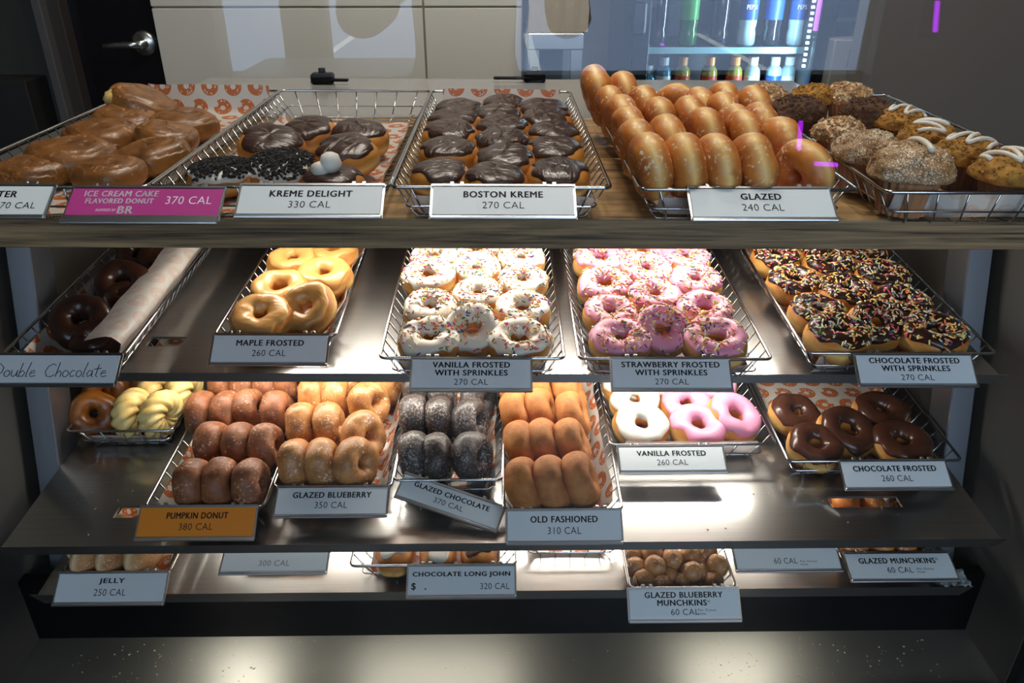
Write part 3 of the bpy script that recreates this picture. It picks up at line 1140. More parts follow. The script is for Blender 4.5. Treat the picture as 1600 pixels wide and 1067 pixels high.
def sprinkle_mesh(shape, cap, seed, n=170, bias=0.0):
    r = np.random.default_rng(seed)
    po, pi_, t = cap
    nu = len(po)
    mb = MB()
    heavy = r.uniform(0, 2 * PI)
    k = 0
    while k < n:
        th = r.uniform(0, 2 * PI)
        if bias and r.uniform() < bias * (.5 - .5 * math.cos(th - heavy)):
            continue
        i = int(th / (2 * PI) * nu) % nu
        s = r.uniform(.05, .82)
        ph = po[i] + (pi_[i] - po[i]) * s
        e = 1e-3
        p = shape.xyz(np.array(th), np.array(ph), t + .0004)
        a = shape.xyz(np.array(th + e), np.array(ph), t) - shape.xyz(np.array(th - e), np.array(ph), t)
        b = shape.xyz(np.array(th), np.array(ph + e), t) - shape.xyz(np.array(th), np.array(ph - e), t)
        a, b = Vector(a).normalized(), Vector(b).normalized()
        nn = a.cross(b).normalized()
        ang = r.uniform(0, PI)
        d = (a * math.cos(ang) + b * math.sin(ang)).normalized()
        d = (d + nn * r.uniform(-.25, .25)).normalized()
        c = d.cross(nn).normalized()
        p = Vector(p)
        ln, w = r.uniform(.0027, .0042), .00105
        V = []
        for sg, ww in ((-1, .5), (-.7, 1), (.7, 1), (1, .5)):
            for (x, y) in ((1, 0), (0, 1), (-1, 0), (0, -1)):
                V.append(p + d * (sg * ln) * .8 + c * (x * w * ww) + nn * (y * w * ww))
        Fc = [(3, 2, 1, 0), (12, 13, 14, 15)]
        for q in range(3):
            for z in range(4):
                Fc.append((q * 4 + z, q * 4 + (z + 1) % 4, q * 4 + 4 + (z + 1) % 4, q * 4 + 4 + z))
        mb.add(V, Fc, int(r.choice(7, p=[.27, .2, .2, .12, .08, .07, .06])))
        k += 1
    return mb.mesh('sprinkles', SPR, True)


KINDS = {}


def kind(key, name, cat, parts_list, half, stand):
    KINDS[key] = dict(name=name, cat=cat, variants=parts_list, half=half, stand=stand)


def frosted(key, name, mat, lo=.5, amp=.2, drip=.25, sprinkles=0, bias=0.0, nv=4, dough_mat=None, thick=.034, t=.0024):
    vs = []
    for q in range(nv):
        sd = (sum(map(ord, key)) * 7 + q * 31) % 9973
        sh = RingShape(.079, thick, .017 + .003 * (q % 3), sd, .03, .012)
        ic, cap = icing_cap(sh, 'icing', mat, sd + 5, lo, amp, t, drip=drip)
        parts = [('dough', sh.body('dough', dough_mat or YEAST), None), ('icing', ic, None)]
        if sprinkles:
            parts.append(('sprinkles', sprinkle_mesh(sh, cap, sd + 6, sprinkles, bias), 'stuff'))
        vs.append(parts)
    kind(key, name, 'donut', vs, thick / 2, .0395)


frosted('vanspr', 'frosted_ring_donut', I_WHITE, .55, .22, .5, 130, .75)
frosted('strspr', 'frosted_ring_donut', I_PINK, .55, .2, .3, 160, .7)
frosted('chospr', 'frosted_ring_donut', I_DARK, .62, .15, .2, 210, .1, thick=.038)
frosted('maple', 'frosted_ring_donut', I_MAPLE, .68, .25, .5)
frosted('van', 'frosted_ring_donut', I_WHITE, .6, .2, .2, t=.002)
frosted('straw', 'frosted_ring_donut', I_PINK, .5, .22, .3, t=.002)
frosted('choc', 'frosted_ring_donut', I_MILK, .5, .2, .4)
frosted('dchoc', 'frosted_cake_donut', I_DARK, .3, .2, .3, dough_mat=DCHOC, nv=3, thick=.038)


def filled(key, name, mat, lo, amp, drip, nv=5):
    vs = []
    for q in range(nv):
        sd = (sum(map(ord, key)) * 3 + q * 17) % 9973
        sh = FilledShape(.081, .038, sd, p=.5)
        ic, cap = icing_cap(sh, 'icing', mat, sd + 5, lo, amp, .0022, drip=drip)
        vs.append([('dough', sh.body('dough', YEAST), None), ('icing', ic, None)])
    kind(key, name, 'donut', vs, .020, .04)


filled('boston', 'filled_donut', I_CHOC, .72, .2, .3)


def plain_ring(key, name, mat, D, thick, hole, amp, lump, nv=4, p=.95):
    kind(key, name, 'donut', [[(None, RingShape(D, thick, hole, hash_(key) + q * 13, amp, lump, p).body(name, mat), None)] for q in range(nv)], thick / 2, D / 2)


def hash_(s_):
    return sum(map(ord, s_)) * 11 % 997


plain_ring('glazed', 'glazed_ring_donut', GLAZED, .081, .041, .012, .03, .012)
plain_ring('pumpkin', 'pumpkin_cake_donut', PUMPKIN, .079, .042, .012, .04, .022)
plain_ring('blue', 'blueberry_cake_donut', BLUEB, .081, .043, .012, .04, .022)
plain_ring('chocg', 'glazed_chocolate_donut', CHOCG, .080, .043, .012, .04, .024)
plain_ring('oldf', 'plain_cake_donut', OLDF, .086, .043, .014, .03, .014)
plain_ring('honey', 'honey_glazed_donut', HONEY, .080, .038, .014, .04, .02)
kind('jelly', 'sugared_donut', 'donut', [[(None, FilledShape(.078, .040, 300 + q).body('sugared_donut', SUGARED), None)] for q in range(3)], .02, .039)
# french crullers: twisted ridges
vs = []
for q in range(3):
    nu, nv = 96, 30
    th = np.linspace(0, 2 * PI, nu, endpoint=False)[:, None] + np.zeros((1, nv))
    ph = np.linspace(0, 2 * PI, nv, endpoint=False)[None, :] + np.zeros((nu, 1))
    rr = .0188 * (.82 + .3 * np.abs(np.cos(2 * ph + 5.5 * 2 * th / 2 * 1.0 + q)) ** .7 if False else .80 + .32 * np.abs(np.cos(2.0 * ph + 5.0 * th + q)) ** .8)
    rad = .0225 + rr * np.cos(ph)
    vs.append([(None, grid_mesh('french_cruller', np.stack([rad * np.cos(th), rad * np.sin(th), rr * 1.0 * np.sin(ph)], -1), CRULLER, True, True), None)])
kind('cruller', 'french_cruller', 'donut', vs, .019, .041)
# coffee rolls: flat rolls with a spiral groove
vs = []
for q in range(4):
    nu, nv = 72, 34
    th = np.linspace(0, 2 * PI, nu, endpoint=False)[:, None] + np.zeros((1, nv))
    w1 = wob(400 + q, .05)
    s = np.linspace(0, 1, nv)[None, :] + np.zeros((nu, 1))
    ph = -PI / 2 + PI * s ** 1.0
    rho = np.maximum(np.cos(ph), 0) ** .55
    rad = .050 * (1 + w1(th)) * rho
    z = .021 * spow(np.sin(ph), .8)
    z = z - np.where(ph > 0, .0024 * (np.abs(np.sin(rho * 3.0 * PI - th / 2 + q)) < .2) * np.clip(rho * 3, 0, 1), 0)
    z = z + .0005 * np.sin(4 * th + 7 * rho + q) * np.where(ph > 0, 1, .3)
    band = np.exp(-((ph + .2) / .3) ** 2) * .7
    vs.append([(None, grid_mesh('coffee_roll', np.stack([rad * np.cos(th), rad * np.sin(th), z], -1), ROLL, True, False, att=band), None)])
kind('roll', 'coffee_roll', 'pastry', vs, .021, .05)
P = np.zeros((20, 12, 3))
for i in range(20):
    for j in range(12):
        a_, b_ = 2 * PI * i / 20, -PI / 2 + PI * j / 11
        d_ = Vector((math.cos(a_) * math.cos(b_), math.sin(a_) * math.cos(b_), math.sin(b_)))
        P[i, j] = Vector((-.0365, -.016, -.003)) + Vector((d_.x * .0125, d_.y * .026, d_.z * .0135)) * (1 + .22 * noise.fractal(d_ * 2.4, 1, 2, 3))
torn = grid_mesh('torn_edge', P, dough('pale_crumb_dough', lin(176, 140, 70), lin(214, 184, 112), lin(214, 184, 112), rough=.9, coat=0, band=False, bump=.8, bscale=120), True, False)
kind('rolltorn', 'coffee_roll', 'pastry', [[('dough', vs[1][0][1], None), ('torn_edge', torn, None)]], .021, .05)
# cookie crumb filled donuts
vs = []
for q in range(2):
    sh = FilledShape(.083, .036, 500 + q)
    ic, cap = icing_cap(sh, 'icing', KREME, 510 + q, .35, .2, .003, drip=.2)
    r = np.random.default_rng(520 + q)
    mb = MB()
    for k in range(520):
        th_, s_ = r.uniform(0, 2 * PI), r.uniform(.12, 1) ** .8
        i = int(th_ / (2 * PI) * 64) % 64
        p = Vector(sh.xyz(np.array(th_), np.array(cap[0][i] + (PI / 2 - cap[0][i]) * s_), .0045))
        mb.box(p, (r.uniform(.0022, .0046), r.uniform(.002, .004), r.uniform(.002, .0035)), None)
        R_ = Euler(r.uniform(0, 3, 3)).to_matrix()
        for v_ in range(len(mb.v) - 8, len(mb.v)):
            mb.v[v_] = tuple(R_ @ (Vector(mb.v[v_]) - p) + p)
    vs.append([('dough', sh.body('dough', YEAST), None), ('icing', ic, None), ('cookie_crumbs', mb.mesh('cookie_crumbs', COOKIE), 'stuff')])
kind('crumb', 'cookie_crumb_donut', 'donut', vs, .018, .04)
# kreme topped filled donut: chocolate icing and a blob of white kreme
sh = FilledShape(.081, .036, 77)
ic, cap = icing_cap(sh, 'icing', I_CHOC, 78, .5, .2, .0022)
mb = MB()
for (cx, cy, cz, r_) in ((-.012, -.012, .022, .011), (.0, -.008, .030, .014), (-.018, -.002, .02, .009)):
    P = []
    prof = [(r_ * math.cos(-PI / 2 + PI * k / 8) * (1 + .08 * math.sin(k * 2.3)), r_ * math.sin(-PI / 2 + PI * k / 8)) for k in range(9)]
    mb.lathe([(max(1e-4, a), b_) for a, b_ in prof], 16, (cx, cy, cz))
kind('puff', 'kreme_topped_donut', 'donut', [[('dough', sh.body('dough', YEAST), None), ('icing', ic, None), ('kreme_puff', mb.mesh('kreme_puff', KREME, True), None)]], .018, .04)
# long johns
for key, mat in (('johnw', I_WHITE), ('johnc', I_MILK)):
    vs = []
    for q in range(2):
        sh = BarShape(.052, .115, .036, 600 + q)
        ic, cap = icing_cap(sh, 'icing', mat, 610 + q, 1.0, .2, .0016, drip=.25)
        vs.append([('dough', sh.body('dough', YEAST), None), ('icing', ic, None)])
    kind(key, 'long_john_bar', 'donut', vs, .018, .05)


def ball(seed, r, mat, name):
    nu, nv = 24, 14
    th = np.linspace(0, 2 * PI, nu, endpoint=False)[:, None] + np.zeros((1, nv))
    ph = np.linspace(-PI / 2, PI / 2, nv)[None, :] + np.zeros((nu, 1))
    g = 1 + .05 * np.cos(ph) * np.sin(2 * th + seed) + .03 * np.sin(3 * ph + seed * 2) + .03 * np.cos(ph) * np.sin(5 * th + 3 * ph + seed)
    x = r * g * np.cos(ph)
    return grid_mesh(name, np.stack([x * np.cos(th), x * np.sin(th), r * g * np.sin(ph)], -1), mat, True, False, att=np.zeros_like(ph))


kind('munchb', 'donut_hole', 'donut hole', [[(None, ball(k, .0172, BLUEB, 'donut_hole'), None)] for k in range(4)], .0165, .0165)
kind('munchg', 'donut_hole', 'donut hole', [[(None, ball(k + 7, .0172, GLAZED, 'donut_hole'), None)] for k in range(3)], .0165, .0165)


# muffins
def muffin(key, mat, cup, chunk=None, drizzle=0, nv=2):
    vs = []
    for q in range(nv):
        sd = hash_(key) + q * 7
        mb = MB()
        n = 48
        prof = [(.0265, 0), (.0275, .004), (.0355, .044)]
        V = []
        for (r_, z) in prof:
            for k in range(n):
                a = 2 * PI * k / n
                rr_ = r_ + (.0009 if k % 2 else -.0009)
                V.append((rr_ * math.cos(a), rr_ * math.sin(a), z))
        Fc = [(i * n + k, i * n + (k + 1) % n, i * n + n + (k + 1) % n, i * n + n + k) for i in range(2) for k in range(n)] + [tuple(range(n - 1, -1, -1))]
        mb.add(V, Fc)
        cm = mb.mesh('paper_cup', cup)
        nu, nv_ = 64, 30
        P = np.zeros((nu, nv_, 3))
        w1 = wob(sd, .05)
        for i in range(nu):
            th_ = 2 * PI * i / nu
            for j in range(nv_):
                s_ = j / (nv_ - 1)
                if s_ < .2:
                    rad, z = .034 + .013 * math.sin(s_ / .2 * PI / 2), .041 + .005 * (s_ / .2) ** 2
                else:
                    a = (s_ - .2) / .8 * PI / 2
                    rad, z = .047 * math.cos(a) ** .85, .046 + .032 * math.sin(a) ** 1.05
                rad *= 1 + float(w1(th_))
                p = Vector((rad * math.cos(th_), rad * math.sin(th_), z))
                d = noise.fractal(p * 70 + Vector((sd, 0, 0)), 1.0, 2.1, 4) * .0045 * min(1, s_ * 4)
                nn = Vector((p.x, p.y, (p.z - .045) * 1.3)).normalized()
                P[i, j] = p + nn * d
        parts = [('paper_cup', cm, None), ('muffin_top', grid_mesh('muffin_top', P, mat, True, False), None)]
        r = np.random.default_rng(sd)
        if chunk:
            cb = MB()
            for k in range(260):
                i, j = r.integers(nu), int(8 + r.uniform() ** .8 * 20)
                p = Vector(P[i, j])
                sz = r.uniform(.0014, .0042) * chunk[1]
                R_ = Euler(r.uniform(0, 3, 3)).to_matrix()
                o_ = [Vector(v) * sz for v in ((1, 0, 0), (-1, 0, 0), (0, 1, 0), (0, -1, 0), (0, 0, 1), (0, 0, -1))]
                cb.add([p + R_ @ v for v in o_], [(0, 2, 4), (2, 1, 4), (1, 3, 4), (3, 0, 4), (2, 0, 5), (1, 2, 5), (3, 1, 5), (0, 3, 5)])
            parts.append(('crumb_topping', cb.mesh('crumb_topping', chunk[0]), 'stuff'))
        if drizzle:
            db = MB()
            pts = []
            for k in range(46):
                t_ = k / 45
                x = (t_ - .5) * .07
                y = .026 * math.sin(t_ * 15 + q * 1.3)
                rho = min(.99, math.hypot(x, y) / .046)
                pts.append((x, y, .049 + .033 * math.sqrt(1 - rho ** 2)))
            db.tube(pts if drizzle > 1 else pts[14:24], .0034, 8)
            parts.append(('icing_drizzle', db.mesh('icing_drizzle', I_WHITE, True), None))
        vs.append(parts)
    kind(key, 'muffin', 'muffin', vs, 0.0, 0.0)


muffin('mlight', MUF_LIGHT, CUP_L, (MUF_LIGHT, 1.2))
muffin('mdark', MUF_DARK, CUP_D, (MUF_DARK, .9))
muffin('mplain', MUF_PUMP, CUP_D, (MUF_PUMP, .9), 0, 1)
muffin('msugar', MUF_SUGAR, CUP_L, (MUF_SUGAR, .45))
muffin('msugard', MUF_SUGAR, CUP_L, (MUF_SUGAR, .45), 1, 1)
muffin('mpump', MUF_PUMP, CUP_D, (MUF_PUMP, .9), 2, 3)

COUNT = {}


def place(key, b, px, py, label, w=None, mode='flat', yaw=0.0, tilt=0.0, roll=0.0, spin=None, group=None, scale=None, up=0.0):
    K = KINDS[key]
    n_ = COUNT.get(key, 0)
    COUNT[key] = n_ + 1
    parts = K['variants'][n_ % len(K['variants'])]
    SH = b.SH
    base = .0075
    sc = 1.0
    for _ in range(2):
        if mode == 'flat':
            ext = math.hypot(K['stand'] * abs(math.sin(tilt)), K['half'] * math.cos(tilt)) * (1 if tilt else 1)
            c = base + ext * sc
        elif mode == 'stand':
            c = base + K['stand'] * sc * math.cos(roll) + K['half'] * abs(math.sin(roll))
        elif mode == 'muffin':
            c = base + .055 * sc
        else:
            c = base + K['half'] * sc
        c += up
        Q = SH.hit(px, py, c)
        if w and scale is None:
            D = w * depth(Q) / F
            ref = {'muffin': .096}.get(mode, K['stand'] * 2.0)
            sc = min(1.22, max(.82, D / ref))
        if scale:
            sc = scale
    lim = {'flat': K['stand'] * math.cos(tilt) * .96, 'stand': K['stand'] * .97, 'muffin': .042, 'ball': K['half']}[mode] * sc
    if K['name'] == 'long_john_bar':
        lim = .062
    lq = b.M.inverted() @ Q
    y_min = .010 + max(0, lim - .012)
    if lq.y < y_min:
        Q = Q + b.v * (y_min - lq.y)
    if spin is None:
        spin = (n_ * 2.399) % (2 * PI)
    R = b.M.to_3x3()
    if mode == 'flat':
        L_ = Matrix.Rotation(yaw, 3, 'Z') @ Matrix.Rotation(tilt, 3, 'X') @ Matrix.Rotation(roll, 3, 'Y') @ Matrix.Rotation(spin, 3, 'Z')
    elif mode == 'stand':
        L_ = Matrix.Rotation(yaw, 3, 'Z') @ Matrix.Rotation(tilt, 3, 'X') @ Matrix.Rotation(PI / 2 + roll, 3, 'Y') @ Matrix.Rotation(spin, 3, 'Z')
    elif mode == 'muffin':
        L_ = Matrix.Rotation(yaw, 3, 'Z') @ Matrix.Rotation(tilt, 3, 'X')
        Q = Q - SH.n * .055 * sc
    else:
        L_ = Matrix.Rotation(yaw, 3, 'Z')
    M = (R @ L_).to_4x4()
    M.translation = Q
    M = M @ Matrix.Diagonal((sc, sc, sc, 1))
    if len(parts) == 1 and parts[0][0] is None:
        o = link(K['name'], parts[0][1])
        o.matrix_world = M
        tag(o, label, K['cat'], group)
    else:
        o = empty(K['name'], M, label, K['cat'], group)
        for nm, me, kd in parts:
            link(nm, me, o, kind=kd)
    return o


POS = {1: ['only one'], 2: ['left', 'right'], 3: ['left', 'middle', 'right'], 4: ['leftmost', 'second from left', 'second from right', 'rightmost'],
       5: ['leftmost', 'second from left', 'middle', 'second from right', 'rightmost'],
       6: ['leftmost', 'second', 'third', 'fourth', 'fifth', 'rightmost']}
ROWN = ['front row', 'second row', 'third row', 'fourth row', 'fifth row', 'sixth row']


def fill(b, key, look, where, rows, mode='flat', group=None, names=None, **kw):
    """rows front to back; each entry (px, py[, dict])"""
    for r, row in enumerate(rows):
        for i, e in enumerate(row):
            d = dict(kw)
            d['mode'] = mode
            k_, lk = key, look
            if len(e) > 2:
                d.update(e[2])
            k_ = d.pop('key', key)
            lk = d.pop('look', look)
            pos = POS[len(row)][i]
            lab = '%s, %s, %s, %s' % (lk, ROWN[r], pos, where) if len(row) > 1 else '%s, alone in %s, %s' % (lk, ROWN[r], where)
            place(k_, b, e[0], e[1], lab, group=group, **d)

# ================================================================== TOP ROW on the wooden counter
GB = 'wire baskets on the counter'
k0 = basket(COUNTER, (-132, 290), (229, 288), 'chrome wire basket at the far left of the counter with brown coffee rolls', group=GB)
k1 = basket(COUNTER, (234, 287), (607, 290), 'chrome wire basket with four chocolate topped filled donuts and cookie crumb donuts', group=GB)
k2 = basket(COUNTER, (611, 289), (955, 291), 'chrome wire basket packed with chocolate iced filled donuts, centre of counter', group=GB)
k3 = basket(COUNTER, (1001, 293), (1342, 294), 'chrome wire basket heaped with glazed rings, beside the muffins', group=GB)
k4 = basket(COUNTER, (1387, 297), (1745, 299), 'chrome wire basket of muffins at the right end of the counter', group=GB)

liner(k0, 'printed paper liner rising at the back of the coffee roll basket', .02, .03, seed=1, back=.05)
liner(k1, 'printed paper liner under the chocolate topped filled donuts', .016, .02, seed=2, y0=.02, y1=.53)
liner(k2, 'printed paper liner under the packed chocolate iced filled donuts', .02, .024, seed=3, front=.02, back=.045)
liner(k3, 'printed paper liner under the heap of glazed ring donuts', .014, .022, seed=4, front=.02)
liner(k4, 'printed paper liner under the muffins at the right', .03, .03, seed=5, front=.03)

G = 'brown coffee rolls'
W_ = 'coffee roll basket at far left'
for (px, py, w, yaw, tilt, roll, up, lab) in (
        (52, 270, 108, 0, .05, 0, 0, 'brown glazed coffee roll with clear swirl, frontmost at the left edge'),
        (112, 248, 132, .3, .06, 0, .0, 'largest brown coffee roll, second from the front in the left line'),
        (160, 216, 114, .5, .08, 0, .0, 'brown coffee roll third from the front in the left line'),
        (198, 190, 100, .2, .2, .1, .006, 'coffee roll with pale torn left side, fourth in left line'),
        (226, 163, 104, 0, -.05, .42, .022, 'coffee roll leaning up on the rear of the left line, pale underside'),
        (287, 197, 106, .4, .06, 0, 0, 'coffee roll at the rear of the right line by the rail'),
        (262, 214, 92, .9, .2, .1, .006, 'coffee roll leaning on the rearmost one in the right line'),
        (236, 246, 112, -.4, .15, -.1, 0, 'lumpy coffee roll against the right rail of its basket'),
        (172, 272, 108, .1, .05, 0, 0, 'coffee roll directly behind the pink price sign')):
    place('rolltorn' if 'pale' in lab else 'roll', k0, px, py, lab, w=w, yaw=yaw, tilt=tilt, roll=roll, up=up, group=G, spin=0 if 'pale' in lab else yaw * 3)

G = 'filled donuts beside the cookie crumb donuts'
for (px, py, w, tilt, roll, lab) in (
        (424, 232, 100, .30, .12, 'chocolate topped filled donut with a drip, left of four in its basket'),
        (484, 213, 90, .18, -.05, 'chocolate topped filled donut, rear left of four in its basket'),
        (562, 218, 92, .18, .08, 'chocolate topped filled donut, rear right of four in its basket'),
        (541, 246, 102, .22, -.05, 'chocolate topped filled donut, front right, behind the kreme puff')):
    place('boston', k1, px, py, lab, w=w, tilt=tilt, roll=roll, group=G, up=.004)
place('crumb', k1, 442, 272, 'donut covered in black cookie crumbs over white kreme, right of the two', w=104, tilt=.15, group='cookie crumb donuts')
place('crumb', k1, 350, 280, 'donut covered in black cookie crumbs, left of the two, by the pink sign', w=98, tilt=.05, group='cookie crumb donuts')
place('puff', k1, 522, 288, 'chocolate topped donut with a blob of white kreme, at the basket front', w=98, tilt=.02, spin=0, group=None)

fill(k2, 'boston', 'filled donut with dark chocolate icing', 'centre counter basket', [
    [(690, 281, dict(w=96)), (774, 287, dict(w=100)), (872, 282, dict(w=102))],
    [(701, 246, dict(w=95)), (790, 259, dict(w=100)), (866, 246, dict(w=96))],
    [(704, 217, dict(w=90)), (784, 231, dict(w=92)), (865, 219, dict(w=88))],
    [(710, 198, dict(w=85)), (784, 209, dict(w=88)), (853, 198, dict(w=88))],
    [(718, 181, dict(w=80)), (777, 191, dict(w=82)), (847, 182, dict(w=84))],
    [(788, 172, dict(w=74))]], tilt=.14, group='packed chocolate iced filled donuts', up=.010)

Lk = 'glazed ring donut standing on edge'
Wk = 'heaped basket beside muffins'
fill(k3, 'glazed', Lk, Wk, [
    [(1024, 272), (1074, 266), (1122, 262), (1177, 261), (1256, 268, dict(yaw=.5, roll=-.3, up=-.004))],
    [(997, 234), (1044, 226), (1104, 214), (1162, 219), (1219, 229)],
    [(985, 212), (1032, 196), (1079, 194), (1150, 208), (1188, 204)],
    [(974, 192), (1008, 174), (1094, 176), (1131, 186), (1178, 175)],
    [(956, 175), (1057, 170, dict(yaw=.9)), (1133, 168)],
    [(941, 158, dict(up=.012)), (976, 150, dict(up=.018)), (932, 140, dict(up=.03))]],
    mode='stand', yaw=.1, roll=-.25, group='heaped glazed ring donuts', up=.010)

G = 'muffins'
for (key, px, py, w, lab) in (
        ('mlight', 1197, 147, 72, 'pale coffee cake muffin at the back left corner of the muffins'),
        ('mplain', 1272, 146, 60, 'orange brown muffin at the back between dark and pale muffins'),
        ('mlight', 1325, 146, 74, 'pale coffee cake muffin with peaked top at the back row right'),
        ('mdark', 1247, 170, 90, 'dark chocolate crumb muffin, left of two, behind the glazed rings'),
        ('mdark', 1358, 172, 86, 'dark chocolate crumb muffin, right of two, behind the iced muffins'),
        ('mlight', 1311, 202, 72, 'small light brown muffin between the dark muffin and sugared muffins'),
        ('msugar', 1356, 229, 112, 'sugar crusted muffin, second from the front in left line'),
        ('msugard', 1432, 258, 134, 'widest sugar crusted muffin with one icing stroke, frontmost'),
        ('mpump', 1408, 185, 78, 'pumpkin muffin with white icing drizzle, rearmost of four'),
        ('mpump', 1451, 209, 86, 'pumpkin muffin with white icing drizzle, third from the front'),
        ('mpump', 1511, 235, 100, 'pumpkin muffin with white icing drizzle, second from the front'),
        ('mpump', 1580, 262, 112, 'pumpkin muffin with white icing drizzle, frontmost at the right edge')):
    place(key, k4, px, py + 3, lab, w=w, mode='muffin', yaw=px * .7, group=G)

PINKC = plain('pink_card', lin(190, 62, 142), .4)
WINK = plain('white_ink', lin(240, 236, 240), .6)
ORC = plain('orange_card', lin(240, 146, 40), .4)
BR_H = HOLDER
sign(k0, -27, 'white sign cut by the left photo edge, black lettering 470 CAL', [('APPLE FRITTER', 0, .3, .53, .21, True), ('470 CAL', .28, .68, .28, .21, False)])
sign(k0, 233, 'pink sign with white lettering for the ice cream cake donut', [
    ('ICE CREAM CAKE', -.165, .2, .48, .19, True, WINK), ('FLAVORED DONUT', -.165, .45, .44, .17, True, WINK), ('370 CAL', .285, .42, .30, .26, False, WINK),
    ('INSPIRED BY', -.235, .76, .13, .09, False, WINK), ('BR', -.11, .75, .095, .24, True, WINK)], card=PINKC, lip=.012, w=.172, dy=-.012)
sign(k1, 488, 'white sign reading KREME DELIGHT on the basket with cookie crumb donuts', two('KREME DELIGHT', '330 CAL', .57))
sign(k2, 786, 'white sign reading BOSTON KREME, centre of the counter', two('BOSTON KREME', '270 CAL', .55))
sign(k3, 1186, 'white sign reading GLAZED on the heaped ring basket', two('GLAZED', '240 CAL', .28))

# ================================================================== SECOND ROW, upper shelf
GB = 'wire baskets on the upper shelf'
b0 = basket(SH2, (3, 551), (193, 553), 'narrow wire basket with glossy dark chocolate rings at the left', group=GB)
b1 = basket(SH2, (336, 520), (524, 523), 'narrow wire basket with tan maple iced rings', group=GB)
b2 = basket(SH2, (593, 556), (882, 559), 'wire basket of white iced sprinkle donuts', group=GB)
b3 = basket(SH2, (905, 557), (1207, 560), 'wire basket of pink iced sprinkle donuts', group=GB)
b4 = basket(SH2, (1262, 549), (1558, 551), 'wire basket of chocolate iced sprinkle donuts at the right', group=GB)

pf = [(-.066, .040), (-.058, .02), (-.050, .007), (0, .006), (.045, .007), (.066, .030), (.074, .05), (.060, .062), (.040, .060), (.022, .055)]
liner(b0, 'long printed paper liner folded over the dark chocolate rings, right side flopping inward', prof=pf, seed=6, wob=.0015)
liner(b1, 'printed paper liner standing up along the left of the maple rings', .034, .03, seed=7)
liner(b2, 'printed paper liner under the white sprinkle donuts', .02, .012, seed=8, front=.02)
liner(b3, 'printed paper liner under the pink sprinkle donuts', .012, .016, seed=9, front=.015)
liner(b4, 'printed paper liner under the chocolate sprinkle donuts', .012, .016, seed=10, front=.02)

G = 'dark chocolate cake donuts'
for (px, py, w, tilt, roll, yaw, lab) in (
        (129, 505, 92, .55, .1, .2, 'glossy dark chocolate ring with visible hole, frontmost upright one'),
        (192, 448, 86, .5, .1, .2, 'glossy dark chocolate ring, second upright one from the front'),
        (224, 403, 76, .4, 0, 0, 'dark chocolate ring at the rear left of its basket, upright'),
        (152, 532, 78, .2, -.1, 0, 'dark chocolate ring lying low behind the handwritten sign'),
        (200, 470, 70, .2, .2, 0, 'dark chocolate ring half hidden by the paper flap'),
        (256, 410, 74, .3, 0, .4, 'dark chocolate ring at the rear right under the paper edge')):
    place('dchoc', b0, px, py, lab, w=w, tilt=tilt, roll=roll, yaw=yaw, group=G)
fill(b1, 'maple', 'ring donut with tan maple icing', 'narrow maple basket', [
    [(410, 500, dict(w=98, tilt=.25)), (483, 484, dict(w=90, tilt=.55, roll=-.35, yaw=.2))],
    [(438, 458, dict(w=92)), (508, 436, dict(w=88))],
    [(459, 412, dict(w=80)), (522, 398, dict(w=76))]], tilt=.12, group='maple iced rings', up=.003)
fill(b2, 'vanspr', 'white iced ring donut with rainbow sprinkles', 'upper shelf', [
    [(671, 536, dict(w=99)), (738, 518, dict(w=92, tilt=.5)), (811, 538, dict(w=98))],
    [(673, 487, dict(w=87)), (747, 465, dict(w=80)), (816, 490, dict(w=89))],
    [(671, 437, dict(w=85)), (745, 427, dict(w=80)), (816, 445, dict(w=81))],
    [(679, 407, dict(w=76)), (746, 397, dict(w=74)), (814, 410, dict(w=77))]], tilt=.16, group='white iced sprinkle donuts', up=.008)
fill(b3, 'strspr', 'pink iced ring donut with rainbow sprinkles', 'upper shelf', [
    [(968, 537, dict(w=97)), (1033, 519, dict(w=90, tilt=.5)), (1116, 538, dict(w=104))],
    [(953, 496, dict(w=87)), (1022, 469, dict(w=86)), (1099, 491, dict(w=90))],
    [(944, 452, dict(w=87)), (1009, 429, dict(w=85)), (1085, 446, dict(w=83))],
    [(937, 412, dict(w=83)), (1003, 401, dict(w=74)), (1069, 409, dict(w=79))]], tilt=.14, group='pink iced sprinkle donuts', up=.008)
fill(b4, 'chospr', 'chocolate iced ring donut with rainbow sprinkles', 'upper shelf', [
    [(1307, 530, dict(w=98)), (1366, 511, dict(w=88, tilt=.45)), (1456, 530, dict(w=103))],
    [(1275, 496, dict(w=88)), (1319, 463, dict(w=86)), (1406, 483, dict(w=91))],
    [(1238, 448, dict(w=82)), (1293, 420, dict(w=78)), (1376, 439, dict(w=82))],
    [(1211, 409, dict(w=76)), (1278, 396, dict(w=72)), (1347, 404, dict(w=72))]], tilt=.08, group='chocolate iced sprinkle donuts', up=.008)


